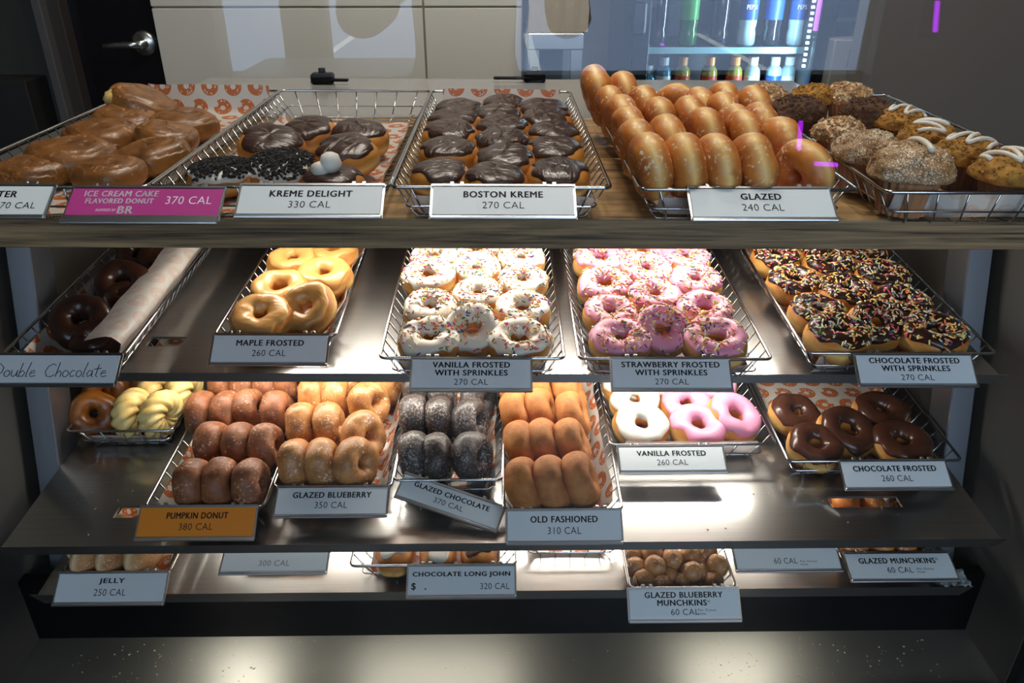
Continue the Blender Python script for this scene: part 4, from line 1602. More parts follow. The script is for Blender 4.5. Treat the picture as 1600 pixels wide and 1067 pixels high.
def handwriting(cd, w, h):
    gl = {
        'D': (.72, [[(0, 0), (.06, .5), (.08, 1)], [(-.08, .97), (.3, .98), (.58, .72), (.56, .35), (.3, .06), (-.05, 0)]]),
        'o': (.46, [[(.18 + .18 * math.cos(a * PI / 5 + 1.4), .24 + .24 * math.sin(a * PI / 5 + 1.4)) for a in range(11)]]),
        'u': (.52, [[(0, .5), (.03, .12), (.18, 0), (.34, .18), (.38, .5), (.38, .1), (.48, .0)]]),
        'b': (.46, [[(.08, 1.05), (0, 0), (.04, .3), (.2, .48), (.36, .3), (.28, .05), (0, .04)]]),
        'l': (.24, [[(.16, 1.1), (.04, .4), (.02, 0), (.14, .03)]]),
        'e': (.48, [[(0, .26), (.3, .32), (.27, .48), (.1, .46), (0, .2), (.12, 0), (.4, .1)]]),
        'C': (.74, [[(.62, .86), (.42, 1), (.14, .8), (0, .4), (.14, .06), (.42, 0), (.66, .16)]]),
        'h': (.44, [[(.1, 1.1), (0, 0), (.04, .28), (.2, .48), (.32, .34), (.33, 0)]]),
        'c': (.42, [[(.32, .44), (.16, .5), (0, .25), (.1, .02), (.34, .1)]]),
        'a': (.5, [[(.32, .42), (.14, .5), (0, .24), (.1, .02), (.28, .16), (.34, .48), (.34, .06), (.46, .02)]]),
        't': (.42, [[(.18, .95), (.1, .1), (.24, 0)], [(-.08, .58), (.4, .66)]]),
        ' ': (.5, [])}
    txt = 'Double Chocolate'
    tot = sum(gl[c][0] for c in txt)
    k = w * .9 / tot
    x = -w * .47
    ink = plain('pen_ink', lin(30, 34, 44), .6)
    for c in txt:
        adv, st = gl[c]
        if st:
            mb = MB()
            for s_ in st:
                mb.tube([(x + p[0] * k, -h * .78 + p[1] * h * .46, .0009) for p in s_], .00055, 5)
            link('pen_letter', mb.mesh('pen_letter', ink), cd)
        x += adv * k


BLUEC = plain('pale_card', lin(222, 230, 234), .45)
DH = plain('dark_sign_holder', (.2, .21, .22, 1), .35, 1.0)
sign(b0, 92, 'white card handwritten Double Chocolate at the left post', [], card=BLUEC, extra=handwriting, w=.172, h=.043, holder=DH)
sign(b1, 424, 'white sign reading MAPLE FROSTED', two('MAPLE FROSTED', '260 CAL', .58), card=BLUEC, alpha=56)
sign(b2, 737, 'white sign reading VANILLA FROSTED WITH SPRINKLES', three('VANILLA FROSTED', 'WITH SPRINKLES', '270 CAL', .64, .60), card=BLUEC, alpha=54, dy=-.006)
sign(b3, 1047, 'white sign reading STRAWBERRY FROSTED WITH SPRINKLES', three('STRAWBERRY FROSTED', 'WITH SPRINKLES', '270 CAL', .82, .60), card=BLUEC, alpha=54)
sign(b4, 1426, 'white sign reading CHOCOLATE FROSTED WITH SPRINKLES at the right', three('CHOCOLATE FROSTED', 'WITH SPRINKLES', '270 CAL', .77, .58), card=BLUEC, alpha=54, dy=-.008)

# ================================================================== THIRD ROW, middle shelf
GB = 'wire baskets on the middle shelf'
c0 = basket(SH3, (104, 671), (268, 672), 'narrow wire basket with yellow twisted crullers, far left', group=GB, L=.5)
c1 = basket(SH3, (226, 790), (412, 788), 'narrow wire basket of reddish brown pumpkin donuts', group=GB)
c2 = basket(SH3, (427, 759), (612, 758), 'narrow wire basket of light brown blueberry cake rings', group=GB)
c3 = basket(SH3, (615, 750), (785, 746), 'narrow wire basket of black glazed chocolate rings', group=GB)
c4 = basket(SH3, (787, 796), (973, 793), 'narrow wire basket of golden plain cake donuts', group=GB)
c5 = basket(SH3, (953, 692), (1213, 693), 'wire basket with white and pink iced rings, no sprinkles', group=GB, L=.55)
c6 = basket(SH3, (1232, 718), (1504, 718), 'wire basket with five smooth chocolate iced rings', group=GB, L=.55)

liner(c0, 'printed paper liner under the yellow crullers', .012, .02, seed=11, front=.015)
liner(c1, 'printed paper liner along the left of the pumpkin donuts', .036, .034, seed=12)
liner(c2, 'printed paper liner around the blueberry cake rings', .03, .036, seed=13)
liner(c3, 'printed paper liner around the black chocolate rings', .034, .034, seed=14, front=.01)
liner(c4, 'printed paper liner standing along the right of the plain cake donuts', .024, .038, seed=15)
liner(c5, 'printed paper liner sticking out under the white and pink rings', .012, .012, seed=16, front=.03)
liner(c6, 'printed paper liner with clear orange pattern under the chocolate rings', .014, .016, seed=17)

place('honey', c0, 147, 646, 'dark honey glazed ring standing at the front left of its basket', mode='flat', yaw=.35, tilt=1.0, roll=.1, group='honey glazed rings')
place('honey', c0, 166, 612, 'dark honey glazed ring behind the front one', mode='flat', yaw=.35, tilt=1.0, roll=.1, group='honey glazed rings')
place('honey', c0, 196, 600, 'dark honey glazed ring at the rear beside yellow crullers', mode='flat', yaw=.35, tilt=1.0, roll=.1, group='honey glazed rings')
fill(c0, 'cruller', 'yellow twisted cruller standing on edge', 'cruller basket', [
    [(207, 645), (252, 647, dict(yaw=-.45))], [(243, 610), (289, 614)]], mode='stand', yaw=-.2, roll=.1, group='yellow crullers')
fill(c1, 'pumpkin', 'brown pumpkin cake ring on edge', 'pumpkin basket', [
    [(304, 756), (347, 756), (393, 757)], [(333, 695), (376, 697), (417, 699)], [(317, 648), (356, 646), (390, 642), (434, 646)], [(352, 606), (386, 605), (420, 605), (452, 603)]],
    mode='stand', yaw=-.05, roll=-.12, group='pumpkin cake rings')
fill(c2, 'blue', 'light brown blueberry cake ring on edge', 'blueberry basket', [
    [(463, 725), (505, 725), (556, 724, dict(yaw=-.5, roll=-.35))], [(473, 665), (515, 667), (568, 681, dict(yaw=-.55, roll=-.4))],
    [(491, 622), (527, 622), (577, 630, dict(yaw=-.5, roll=-.35))], [(500, 598), (545, 597), (604, 601)]], mode='stand', yaw=0, roll=-.1, group='blueberry cake rings')
fill(c3, 'chocg', 'black glazed chocolate ring on edge', 'chocolate basket', [
    [(648, 711), (684, 715), (738, 713, dict(yaw=-.5, roll=-.35))], [(648, 652), (688, 656), (735, 659, dict(yaw=-.4, roll=-.3))], [(652, 613), (692, 617), (747, 624, dict(yaw=-.5))]],
    mode='stand', yaw=0, roll=-.15, group='glazed chocolate rings')
fill(c4, 'oldf', 'golden plain cake ring on edge', 'plain basket', [
    [(820, 758), (864, 755), (907, 750)], [(817, 698), (852, 694), (894, 694)], [(809, 648), (847, 644), (895, 650)], [(806, 613), (846, 608), (890, 614)]],
    mode='stand', yaw=-.05, roll=-.42, group='plain cake rings')
G = 'iced rings without sprinkles'
for (key, px, py, w, tilt, roll, lab) in (
        ('van', 991, 630, 81, .2, 0, 'ring with smooth white icing, behind the other white one'),
        ('van', 1001, 668, 88, .22, .08, 'ring with smooth white icing, at the basket front'),
        ('straw', 1071, 635, 79, .2, -.1, 'ring with smooth pink icing, behind, in the middle'),
        ('straw', 1089, 670, 88, .15, .1, 'ring with smooth pink icing, low at the basket front'),
        ('straw', 1145, 654, 88, .25, .3, 'ring with smooth pink icing and large hole, right side'),
        ('van', 977, 606, 76, .1, 0, 'white iced ring at the rear left, mostly hidden'),
        ('straw', 1110, 606, 80, .1, 0, 'pink iced ring at the rear, cut by the shelf edge'),
        ('van', 1040, 603, 72, .1, 0, 'white iced ring at the rear middle, mostly hidden')):
    place(key, c5, px, py, lab, w=w, tilt=tilt, roll=roll, group=G, up=.002)
G = 'smooth chocolate iced rings'
for (px, py, w, tilt, roll, lab) in (
        (1241, 651, 82, .2, .15, 'smooth chocolate iced ring at rear left of five'),
        (1272, 700, 86, .2, .05, 'smooth chocolate iced ring at front left of five, glossy'),
        (1321, 677, 90, .3, .15, 'smooth chocolate iced ring in the middle of five'),
        (1376, 649, 88, .12, .05, 'smooth chocolate iced ring at rear right of five, large'),
        (1407, 697, 95, .15, 0, 'smooth chocolate iced ring at front right of five')):
    place('choc', c6, px, py, lab, w=w, tilt=tilt, roll=roll, group=G, up=.002)

sign(c1, 311, 'orange sign reading PUMPKIN DONUT', two('PUMPKIN DONUT', '380 CAL', .52), card=ORC, w=.168, alpha=56, lip=.006)
sign(c2, 521, 'white sign reading GLAZED BLUEBERRY 350 CAL', two('GLAZED BLUEBERRY', '350 CAL', .70), card=BLUEC, alpha=66)
sign(c4, 881, 'white sign reading OLD FASHIONED', two('OLD FASHIONED', '310 CAL', .58), card=BLUEC, alpha=52)
sign(c5, 1047, 'white sign reading VANILLA FROSTED 260 CAL, without sprinkles', two('VANILLA FROSTED', '260 CAL', .65), alpha=68, w=.168, dy=-.008)
sign(c6, 1394, 'white sign reading CHOCOLATE FROSTED 260 CAL on the sprinkle free rings', two('CHOCOLATE FROSTED', '260 CAL', .78), card=BLUEC, alpha=62)
# the fallen sign, tilted in front of the black rings
Q = SH3.hit(710, 766, .036)
a_ = math.radians(62)
Mf = rot_frame(SH3.u, SH3.v * math.sin(a_) + SH3.n * math.cos(a_), -SH3.v * math.cos(a_) + SH3.n * math.sin(a_), Q) @ Matrix.Rotation(math.radians(-20), 4, 'Z')
sign_at(Mf, 'white sign hanging crooked, reading GLAZED CHOCOLATE', two('GLAZED CHOCOLATE', '370 CAL', .74), card=WHITE_CARD, w=.162, h=.036)

# ================================================================== LOWEST SHELF
GB = 'wire baskets on the lowest shelf'
e0 = basket(SH4, (97, 893), (265, 891), 'narrow wire basket with sugared jelly donuts, lowest shelf left', group=GB, L=.5)
e1 = basket(SH4, (352, 850), (515, 850), 'narrow wire basket set back behind the half hidden 300 CAL sign', group=GB, L=.5)
e2 = basket(SH4, (547, 882), (806, 881), 'wire basket with iced long bars on the lowest shelf', group=GB, L=.5)
e3 = basket(SH4, (984, 917), (1150, 916), 'narrow wire basket full of brown donut holes', group=GB, L=.5)
e4 = basket(SH4, (1152, 846), (1306, 846), 'narrow wire basket set back, right of the donut hole basket', group=GB, L=.5)
e5 = basket(SH4, (1312, 862), (1470, 861), 'narrow wire basket with golden donut holes, lowest shelf right', group=GB, L=.5)
e6 = basket(SH4, (812, 850), (975, 849), 'narrow empty wire basket with bare paper, right of the long bars', group=GB, L=.5)
liner(e0, 'printed paper liner under the sugared jelly donuts', .02, .03, seed=21)
liner(e1, 'printed paper liner in the basket behind the 300 CAL sign', .02, .02, seed=22, front=.02)
liner(e2, 'printed paper liner under the long iced bars', .012, .012, seed=23)
liner(e3, 'printed paper liner around the brown donut holes', .032, .036, seed=24)
liner(e4, 'printed paper liner set back, right of the donut hole basket', .02, .03, seed=25)
liner(e5, 'printed paper liner around the golden donut holes', .03, .03, seed=26, front=.02)
liner(e6, 'printed paper liner in the empty basket', .03, .02, seed=27)
fill(e0, 'jelly', 'sugared jelly donut on edge', 'lowest shelf left', [[(133, 884), (173, 882), (216, 882)], [(138, 842), (178, 841), (220, 840)]], mode='stand', yaw=-.3, roll=.15, group='sugared jelly donuts')
for i, (key, px, py, lab) in enumerate((('johnw', 618, 868, 'long bar with thin white icing, left of the three'), ('johnw', 684, 868, 'long bar with patchy white icing, middle of the three'), ('johnc', 748, 866, 'long bar with smooth chocolate icing, right of the three'))):
    place(key, e2, px, py, lab, spin=0, scale=1.12, group='long iced bars', up=.0, tilt=-.02)
HB = [(1007, 907), (1035, 912), (1066, 911), (1114, 911), (992, 887), (1045, 901), (1095, 897),
      (1024, 885, .014), (1050, 874, .014), (1081, 894, .012), (1121, 883, .014), (991, 868), (1019, 866, .012), (1078, 869, .012), (1105, 864, .012), (1095, 879), (1060, 884), (1037, 850, .01), (1000, 850), (1090, 850)]
HBL = ['front row, leftmost', 'front row, second', 'front row, third', 'front row, rightmost', 'second row at the left liner', 'in the gap behind the front row', 'low, in the gap at right',
       'upper left, split skin', 'upper, oval, left of centre', 'upper, pale, right of centre', 'upper right, biggest', 'rear left corner', 'rear, second from left', 'rear, second from right', 'rear right corner', 'behind the biggest one', 'behind the pale one', 'rear, under shelf edge, middle', 'rear, under shelf edge, left', 'rear, under shelf edge, right']
for e, lb in zip(HB, HBL):
    place('munchb', e3, e[0], e[1], 'brown glazed donut hole, ' + lb, mode='ball', up=e[2] if len(e) > 2 else 0, yaw=e[0], group='brown donut holes')
GB_L = ['in the shelf slot, left', 'in the shelf slot, right', 'front left behind its sign', 'front middle behind its sign', 'front right behind its sign', 'rear, between slot and sign, left', 'rear, between slot and sign, right']
for (px, py), lb in zip(((1322, 784), (1362, 784), (1335, 857), (1375, 857), (1412, 857), (1332, 822), (1372, 822)), GB_L):
    place('munchg', e5, px, py, 'golden glazed donut hole, ' + lb, mode='ball', yaw=px, group='golden donut holes', up=.008, scale=1.25)
sign(e0, 178, 'white sign reading JELLY', two('JELLY', '250 CAL', .23), card=BLUEC, alpha=56)
sign(e1, 434, 'half hidden white sign on the lowest shelf reading 300 CAL', [('300 CAL', 0, .68, .29, .22, False, plain('grey_ink', lin(120, 120, 124), .6))], alpha=72)
sign(e2, 721, 'white sign reading CHOCOLATE LONG JOHN with dollar mark', [('CHOCOLATE LONG JOHN', 0, .3, .9, .2, True), ('$', -.44, .7, .04, .26, True), ('.', -.33, .78, .018, .05, True), ('320 CAL', .31, .7, .27, .21, False)], card=BLUEC, alpha=54)
PD = [('Per Donut', .20, .70, .16, .08, False), ('Hole', .15, .82, .07, .08, False)]
sign(e3, 1067, 'white sign reading GLAZED BLUEBERRY above a second bold line', [('GLAZED BLUEBERRY', -.0, .2, .7, .19, True), ('MUNCHKINS', -.02, .46, .44, .19, True), ('®', .22, .42, .03, .09, False), ('60 CAL', -.0, .76, .25, .2, False)] + PD, card=BLUEC, alpha=52)
sign(e4, 1224, 'half hidden white sign right of the donut hole basket, second line visible', [('60 CAL', -.02, .68, .22, .22, False)] + PD, alpha=70)
sign(e5, 1400, 'slanted white sign reading GLAZED over golden donut holes', [('GLAZED MUNCHKINS', -.02, .3, .72, .21, True), ('®', .36, .24, .03, .1, False), ('60 CAL', -.02, .66, .24, .22, False)] + [(t, x + .02, y - .08, w, h, bo) for t, x, y, w, h, bo in PD], alpha=74)

# crumpled clear film at the right end of the lowest shelf
Q = SH4.hit(1482, 906, .004)
P = np.zeros((16, 12, 3))
for i in range(16):
    for j in range(12):
        p = Vector(((i / 15 - .5) * .055, (j / 11 - .5) * .035, 0))
        P[i, j] = (p.x, p.y, .003 + .011 * abs(noise.fractal(p * 90, 1, 2, 3)))
o = link('crumpled_film', grid_mesh('crumpled_film', P, plain('clear_film', lin(170, 178, 180), .15, spec=.8)))
o.matrix_world = SH4.M(Q)
tag(o, 'crumpled clear plastic film at the right end of the lowest shelf', 'wrapper')

# crumbs scattered on the case floor and on the middle shelf
CRUMB = plain('pale_crumb', lin(190, 176, 150), .8)
for nm_, Pl, n_, box_, lab in (('floor_crumbs', Plane((0, .855, CASE_Z), 0), 190, (-.70, .70, .0, .085), 'scattered pale crumbs on the case floor'),
                               ('shelf_crumbs', SH3, 70, (-.66, .6, .01, .12), 'scattered pale crumbs on the middle shelf front'),
                               ('counter_crumbs', COUNTER, 40, (-.4, .35, .01, .3), 'scattered pale crumbs on the wooden counter')):
    mb = MB()
    for k in range(n_):
        x, y = random.uniform(*box_[:2]), random.uniform(*box_[2:])
        if nm_ == 'floor_crumbs' and random.random() < .6:
            x = random.choice((-1, 1)) * random.uniform(.3, .7)
        s_ = random.uniform(.0006, .0016)
        mb.box((x, y, s_ / 2), (s_ * random.uniform(.8, 2.2), s_, s_), Matrix.Translation((x, y, 0)) @ Matrix.Rotation(random.uniform(0, 3), 4, 'Z') @ Matrix.Translation((-x, -y, 0)))
    o = link(nm_, mb.mesh(nm_, CRUMB), kind='stuff')
    o.matrix_world = Pl.M(Pl.P)
    tag(o, lab, 'crumbs', kind='stuff')

# ================================================================== BEHIND THE COUNTER
# steel side table with paper bags
ta, tb = at_y(824, 60, 2.62), at_y(912, 60, 2.62)
tz = at_y(860, 52, 2.62).z
root = empty('steel_table', Matrix.Translation(((ta.x + tb.x) / 2, 2.62, 0)), 'grey steel side table right of the beige wall, holding paper bags', 'table')
tw = tb.x - ta.x
link('table_top', MB().box((0, .2, tz - .025), (tw, .4, .05), bev=.004).mesh('table_top', plain('grey_steel_sheet', (.5, .5, .5, 1), .4, 1.0)), root)
for sx in (-1, 1):
    for yy in (.02, .38):
        link('leg', MB().box((sx * (tw / 2 - .02), yy, (tz - .05) / 2), (.035, .035, tz - .05)).mesh('leg', MATS['grey_steel_sheet']), root)
link('lower_panel', MB().box((0, .38, tz - .3), (tw, .015, .45)).mesh('lower_panel', plain('pale_grey_sheet', lin(150, 150, 150), .5)), root)
BAG = plain('kraft_paper_bag', lin(176, 164, 146), .75, bump=.3, bscale=30, var=.08)
for i, (pxx, lab) in enumerate(((843, 'left upright pale paper bag on the steel table'), (876, 'middle pale paper bag on the steel table'), (899, 'right pale paper bag on the steel table'))):
    Q = at_y(pxx, 52, 2.70)
    n_ = 14
    mb = MB()
    rings = []
    for j in range(9):
        t_ = j / 8
        hw_, hd_ = .037 - .004 * t_, .045 * (1 - .75 * t_)
        rings.append([(hw_ * sx + .002 * math.sin(j * 2.1 + sx * 2 + i), hd_ * sy, t_ * .26) for sx, sy in ((-1, -1), (-.3, -1.08), (.3, -.95), (1, -1), (.8, 0), (1, 1), (0, 1.05), (-1, 1), (-.8, 0))])
    V = [p for r_ in rings for p in r_]
    Fc = [(j * 9 + k, j * 9 + (k + 1) % 9, j * 9 + 9 + (k + 1) % 9, j * 9 + 9 + k) for j in range(8) for k in range(9)] + [tuple(range(8, -1, -1)), tuple(range(72, 81))]
    mb.add(V, Fc)
    o = link('paper_bag', mb.mesh('paper_bag', BAG), None)
    o.location = (Q.x, 2.70, tz)
    tag(o, lab, 'bag', 'paper bags on the steel table')

# drinks cooler with glass door
FY = 3.0
fa, fb_ = at_y(986, 60, FY).x, at_y(1296, 60, FY).x
sz = at_y(1130, 76, FY + .12).z
fw, fc = fb_ - fa, (fa + fb_) / 2
root = empty('drinks_cooler', Matrix.Translation((fc, FY, 0)), 'lit glass door drinks cooler with bottles behind the counter', 'cooler')
FB = plain('cooler_black', lin(16, 17, 20), .3)
link('cabinet', MB().box((0, .62, .95), (fw, .03, 1.9)).box((-fw / 2 + .02, .3, .95), (.04, .62, 1.9)).box((fw / 2 - .02, .3, .95), (.04, .62, 1.9)).box((0, .3, 1.88), (fw, .62, .04)).box((0, .3, .1), (fw, .62, .2)).mesh('cabinet', FB), root)
link('liner_back', MB().box((0, .595, .95), (fw - .08, .01, 1.66)).mesh('liner_back', plain('cooler_inside', lin(24, 34, 48), .4)), root)
SHELFM = plain('pale_shelf_edge', lin(150, 200, 215), .3)
for z_ in (sz, sz - .33, sz + .36):
    link('cooler_shelf', MB().box((0, .33, z_ - .008), (fw - .085, .42, .012)).mesh('cooler_shelf', plain('wire_shelf_dark', lin(40, 48, 56), .4)), root)
    link('price_rail', MB().box((0, .115, z_ - .006), (fw - .085, .008, .022)).mesh('price_rail', SHELFM), root)
df = link('door_frame', MB().box((-fw / 2 + .03, -.02, .95), (.06, .04, 1.8), bev=.004).box((fw / 2 - .03, -.02, .95), (.06, .04, 1.8), bev=.004).box((0, -.02, 1.87), (fw, .04, .06)).box((0, -.02, .1), (fw, .04, .06)).mesh('door_frame', FB), root)
link('door_glass', MB().box((0, -.02, .98), (fw - .12, .006, 1.72)).mesh('door_glass', GLASS), df)
hx = at_y(998, 30, FY - .06).x - fc
link('door_handle', MB().box((hx, -.06, at_y(998, 28, FY - .06).z), (.05, .04, .11), bev=.008).mesh('door_handle', FB), df)
LEDC = plain('cooler_led', (1, 1, 1, 1), .4, emit=(.55, .85, 1, 1), estr=5)
mb = MB()
for k in range(40):
    mb.box((fw / 2 - .066, .03, .9 + k * .02), (.010, .008, .009))
link('led_row', mb.mesh('led_row', LEDC), root, kind='stuff')
link('neon_tube', MB().tube([(fw / 2 - .075, -.05, 1.03), (fw / 2 - .075, -.05, 1.6)], .009, 8).mesh('neon_tube', plain('purple_neon', (1, 1, 1, 1), .4, emit=(.42, .0, .9, 1), estr=1.1)), root, label='glowing purple neon tube')
area_light('cooler_light', (fw / 2 - .1, .06, 1.2), (PI / 2, 0, math.radians(60)), .03, 1.0, 9.0, (.55, .86, 1.0), root)
area_light('cooler_light', (0, .1, 1.8), (0, 0, 0), .5, .05, 8.0, (.55, .86, 1.0), root)


def bottle(px, y, zb, h, r, mats, label, name='soda_bottle', cat='bottle', neck=.35, juice=False, text=None, nk=.24):
    neck = nk
    x = at_y(px, 60, y).x
    o = empty(name, Matrix.Translation((x, y, zb)), label, cat, 'bottles in the cooler')
    bm, lm, cm = mats
    s_ = h * (1 - neck)
    if name == 'drink_bottle':
        s_ = h * .8
        prof = [(.001, 0), (r * .8, 0), (r, .01), (r, s_ * .5), (r, s_), (r * .92, h * .845), (r * .62, h * .885), (r * .52, h * .9), (r * .52, h * .93), (.001, h * .93)]
    else:
        prof = [(.001, 0), (r * .8, .0), (r, .01), (r, s_ * .25), (r * .9, s_ * .33), (r, s_ * .42), (r, s_), (r * .75, s_ + h * neck * .3), (r * .42, h * .88), (r * .38, h * .93), (.001, h * .93)]
    link('bottle_body', MB().lathe(prof, 20).mesh('bottle_body', bm, True), o)
    lb = link('bottle_label', MB().lathe([(r * 1.01, s_ * .5), (r * 1.02, s_ * .51), (r * 1.02, s_ * .95), (r * 1.01, s_ * .96)], 20).mesh('bottle_label', lm, True), o)
    link('cap', MB().lathe([(.001, h * .9), (r * .6, h * .9), (r * .6, h), (.001, h)], 14).mesh('cap', cm), o)
    if text:
        M = Matrix.Translation((0, -r * 1.05, s_ * .74)) @ Matrix.Rotation(PI / 2, 4, 'X') @ Matrix.Diagonal((r * 1.1, .016, 1, 1))
        link('lettering', text_mesh(text, True, WINK), lb, M)
    return o


gp = lambda n, c: plain(n, c, .12, coat=.5)
GRN, DKB, CLR, JUI, BLU = gp('green_bottle', lin(36, 96, 44)), gp('cola_bottle', lin(24, 26, 34)), gp('clear_bottle', lin(150, 180, 196)), gp('juice_bottle', lin(150, 140, 62)), gp('blue_can', lin(60, 120, 150))
LB_B, LB_R, LB_W, CAPO, CAPW = plain('blue_label', lin(40, 76, 150), .4), plain('red_label', lin(170, 62, 48), .4), plain('white_label', lin(200, 206, 210), .4), plain('orange_cap', lin(224, 140, 50), .4), plain('white_cap', lin(206, 216, 220), .4)
by = FY + .2
for px_, m_, lab, t_ in ((1027, (DKB, DKB, DKB), 'dark bottle at the left of the upper cooler shelf', None), (1074, (GRN, plain('green_label', lin(60, 140, 60), .4), LB_R), 'bright green bottle on the upper cooler shelf', None),
                         (1122, (DKB, DKB, DKB), 'dark bottle right of the green one on upper cooler shelf', None), (1165, (CLR, LB_B, LB_B), 'clear bottle with blue label, upper cooler shelf, left of two', 'PEPSI'),
                         (1204, (DKB, LB_B, LB_B), 'dark bottle between the two clear ones on upper cooler shelf', None), (1242, (CLR, LB_B, LB_B), 'clear bottle with blue label, upper cooler shelf, right of two', 'PEPSI')):
    bottle(px_, by, sz, .25, .034, m_, lab, text=t_)
for px_, m_, lab in ((1017, (BLU, BLU, CAPW), 'tall blue can shaped bottle at the lower shelf left'), (1041, (BLU, LB_W, CAPW), 'pale blue bottle with white label, lower cooler shelf'),
                     (1071, (JUI, LB_R, CAPO), 'juice bottle with orange cap, lower cooler shelf, first of three'), (1114, (JUI, LB_R, CAPO), 'juice bottle with orange cap, lower cooler shelf, second of three'), (1154, (JUI, LB_R, CAPO), 'juice bottle with orange cap, lower cooler shelf, third of three'),
                     (1182, (CLR, LB_W, CAPW), 'clear water bottle with white cap, lower cooler shelf, left'), (1217, (CLR, LB_B, CAPW), 'clear water bottle with white cap, lower cooler shelf, middle'), (1240, (CLR, LB_W, CAPW), 'clear water bottle with white cap, lower cooler shelf, right')):
    bottle(px_, by, sz - .33, .29 - (.03 if px_ in (1017,) else 0), .031, m_, lab, name='drink_bottle')

# coffee machine beside the cooler
ma, mb_ = at_y(1306, 60, 2.9), at_y(1352, 60, 2.9)
root = empty('coffee_machine', Matrix.Translation(((ma.x + mb_.x) / 2, 2.9, 0)), 'grey machine with dark upper racks between cooler and brown panel', 'machine')
mw = mb_.x - ma.x
zz = at_y(1330, 62, 2.9).z
link('machine_body', MB().box((0, .15, zz / 2), (mw, .3, zz), bev=.004).mesh('machine_body', plain('machine_grey', lin(160, 158, 154), .4)), root)
link('machine_top', MB().box((0, .2, zz + .25), (mw, .2, .5)).mesh('machine_top', BLACK), root)
link('rack_bar', MB().box((.0, .08, at_y(1330, 30, 2.98).z), (mw, .02, .012)).mesh('rack_bar', HOLDER), root)
link('slot', MB().box((.02, -.002, at_y(1335, 92, 2.9).z), (.03, .006, .06)).mesh('slot', BLACK), root)


# ================================================================== the photographer, seen as a dark reflection in the case glass
def skin(name, chain_list, mat, parent, sub=2):
    """chain_list: list of chains [(x,y,z,r)...]; chains share vertices at equal positions; first vertex is the root"""
    V, E, Rr, idx = [], [], [], {}
    for ch in chain_list:
        prev = None
        for (x, y, z, r) in ch:
            k = (round(x, 4), round(y, 4), round(z, 4))
            if k not in idx:
                idx[k] = len(V)
                V.append((x, y, z))
                Rr.append(r)
            if prev is not None:
                E.append((prev, idx[k]))
            prev = idx[k]
    me = bpy.data.meshes.new(name)
    me.from_pydata(V, E, [])
    me.materials.append(mat)
    o = link(name, me, parent)
    o.modifiers.new('Skin', 'SKIN').use_smooth_shade = True
    sv = me.skin_vertices[0].data if me.skin_vertices else None
    if sv is None:
        me.attributes.new('tmp', 'FLOAT', 'POINT')
    for i, r in enumerate(Rr):
        me.skin_vertices[0].data[i].radius = (r, r)
    me.skin_vertices[0].data[0].use_root = True
    m = o.modifiers.new('Subdivision', 'SUBSURF')
    m.levels = m.render_levels = sub
    return o


PX, PY = -.09, -.40
person = empty('person', Matrix.Translation((PX, PY, 0)), 'person in dark jacket holding up a phone, only seen reflected in the glass', 'person')
SKIN = plain('skin', lin(190, 140, 112), .5)
JACK = plain('dark_jacket', lin(34, 36, 44), .8)
TROU = plain('dark_trousers', lin(40, 42, 52), .8)
HAIR = plain('dark_hair', lin(30, 24, 20), .7)
SHOE = plain('dark_shoes', lin(24, 24, 26), .6)
hx_ = .09 - 0.0


def arm(sx, r0, r1, r2, end=True):
    w = (hx_ + sx * .075, .315, 1.325)
    ch = [(0, .0, 1.36, .11), (sx * .10, -.01, 1.415, .07), (sx * .185, -.01, 1.395, r0), (sx * .235, .03, 1.26, r0 * .88), (sx * .25, .09, 1.145, r1)]
    ch += [(sx * .19 + hx_ * .4, .2, 1.225, r1 * .92), (*w, r2)]
    return ch


torso = [(0, 0, .98, .125), (0, .005, 1.10, .118), (0, .01, 1.22, .128), (0, 0, 1.36, .11)]
legs = [[(0, 0, .98, .125), (sx * .085, 0, .90, .09), (sx * .1, .01, .70, .075), (sx * .1, .02, .49, .055), (sx * .105, -.01, .28, .052), (sx * .105, -.02, .09, .036)] for sx in (-1, 1)]
neck = [(0, 0, 1.36, .11), (0, .0, 1.46, .052), (0, .012, 1.52, .05)]
head = [(0, .012, 1.52, .05), (0, .03, 1.575, .068), (0, .02, 1.64, .085), (0, .012, 1.70, .07)]
body = skin('body', [torso + [], *legs, neck + head[1:], arm(-1, .048, .04, .026), arm(1, .048, .04, .026)], SKIN, person)
gr = lambda ch, k: [(x, y, z, r + k) for x, y, z, r in ch]
skin('jacket', [gr([(0, 0, .90, .125)] + torso, .014), *[gr(arm(sx, .052, .045, .032)[:-1], .012) for sx in (-1, 1)]], JACK, person)
skin('trousers', [gr(l, .014) for l in legs], TROU, person)
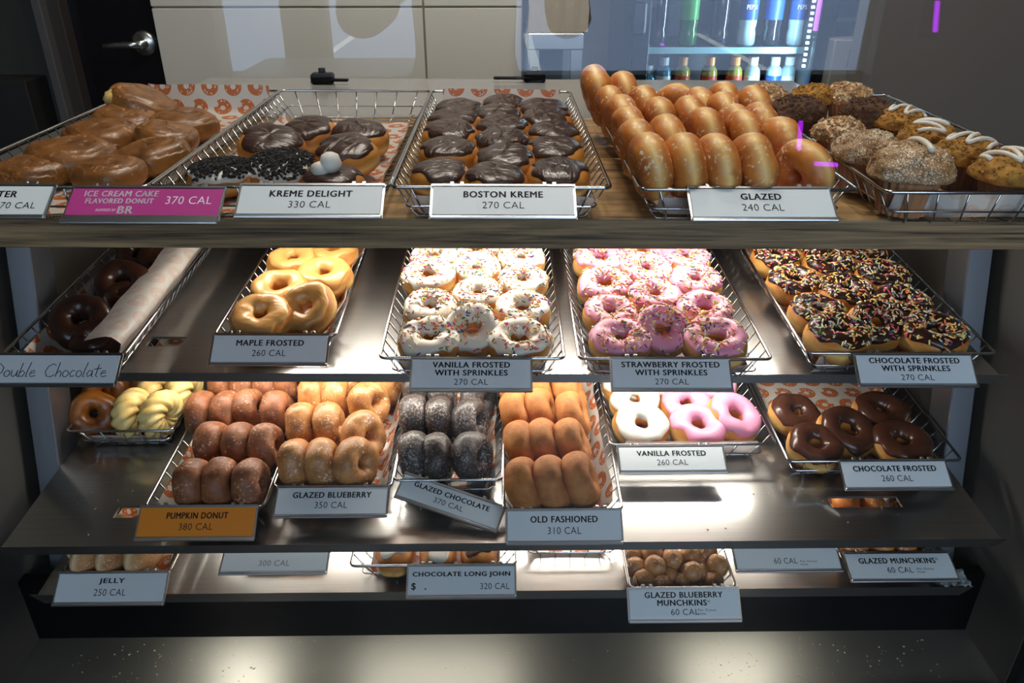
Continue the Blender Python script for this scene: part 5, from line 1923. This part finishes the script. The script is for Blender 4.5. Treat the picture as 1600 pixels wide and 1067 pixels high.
for sx in (-1, 1):
    skin('shoe', [[(sx * .105, -.04, .05, .045), (sx * .108, .05, .045, .044), (sx * .112, .15, .035, .034)]], SHOE, person)
    # hand: palm with four fingers and a thumb curled on the phone's edge
    wx, wy, wz = hx_ + sx * .075, .315, 1.325
    palm = [(wx, wy, wz, .024), (wx + sx * .004, wy + .028, wz + .022, .027), (wx + sx * .004, wy + .045, wz + .045, .024)]
    ch = [palm]
    for q, ln in enumerate((.9, 1.0, .95, .78)):
        fz = wz + .062 - q * .019
        ch.append([palm[1], (wx + sx * .010, wy + .052, fz, .0095), (wx - sx * .004, wy + .070, fz + .003, .0088), (wx - sx * (.004 + .024 * ln), wy + .072, fz + .002, .0078)])
    ch.append([palm[1], (wx - sx * .014, wy + .030, wz + .040, .0105), (wx - sx * .034, wy + .044, wz + .052, .0090)])
    skin('hand', ch, SKIN, person, 1)
    hd = MB().lathe([(.001, -.012), (.012, -.008), (.014, .01), (.008, .024), (.001, .026)], 10, (sx * .086, .012, 1.62))
    link('ear', hd.mesh('ear', SKIN, True), person)
    link('eye', MB().lathe([(.001, -.011), (.008, -.008), (.011, 0), (.008, .008), (.001, .011)], 12, (sx * .031, .094, 1.628)).mesh('eye', plain('eye_white', lin(220, 216, 210), .3), True), person)
link('nose', MB().tube([(0, .098, 1.632), (0, .108, 1.612), (0, .120, 1.592), (0, .100, 1.584)], [.008, .011, .015, .008], 10).mesh('nose', SKIN, True), person)
link('mouth', MB().tube([(-.024, .086, 1.558), (0, .096, 1.556), (.024, .086, 1.558)], [.003, .007, .003], 8).mesh('mouth', plain('lips', lin(160, 90, 84), .5), True), person)
skin('hair', [[(0, -.02, 1.60, .078), (0, -.012, 1.66, .095), (0, .004, 1.715, .086), (0, .045, 1.728, .055)]], HAIR, person)
ph = MB().box((0, 0, 0), (.15, .009, .074), bev=.003).mesh('phone', plain('phone_shell', lin(20, 20, 24), .3))
o = link('phone', ph)
o.location = (0, -.022, 1.352)
o.rotation_euler = (-PITCH, 0, 0)
tag(o, 'dark phone held level in both hands by the reflected person', 'phone')
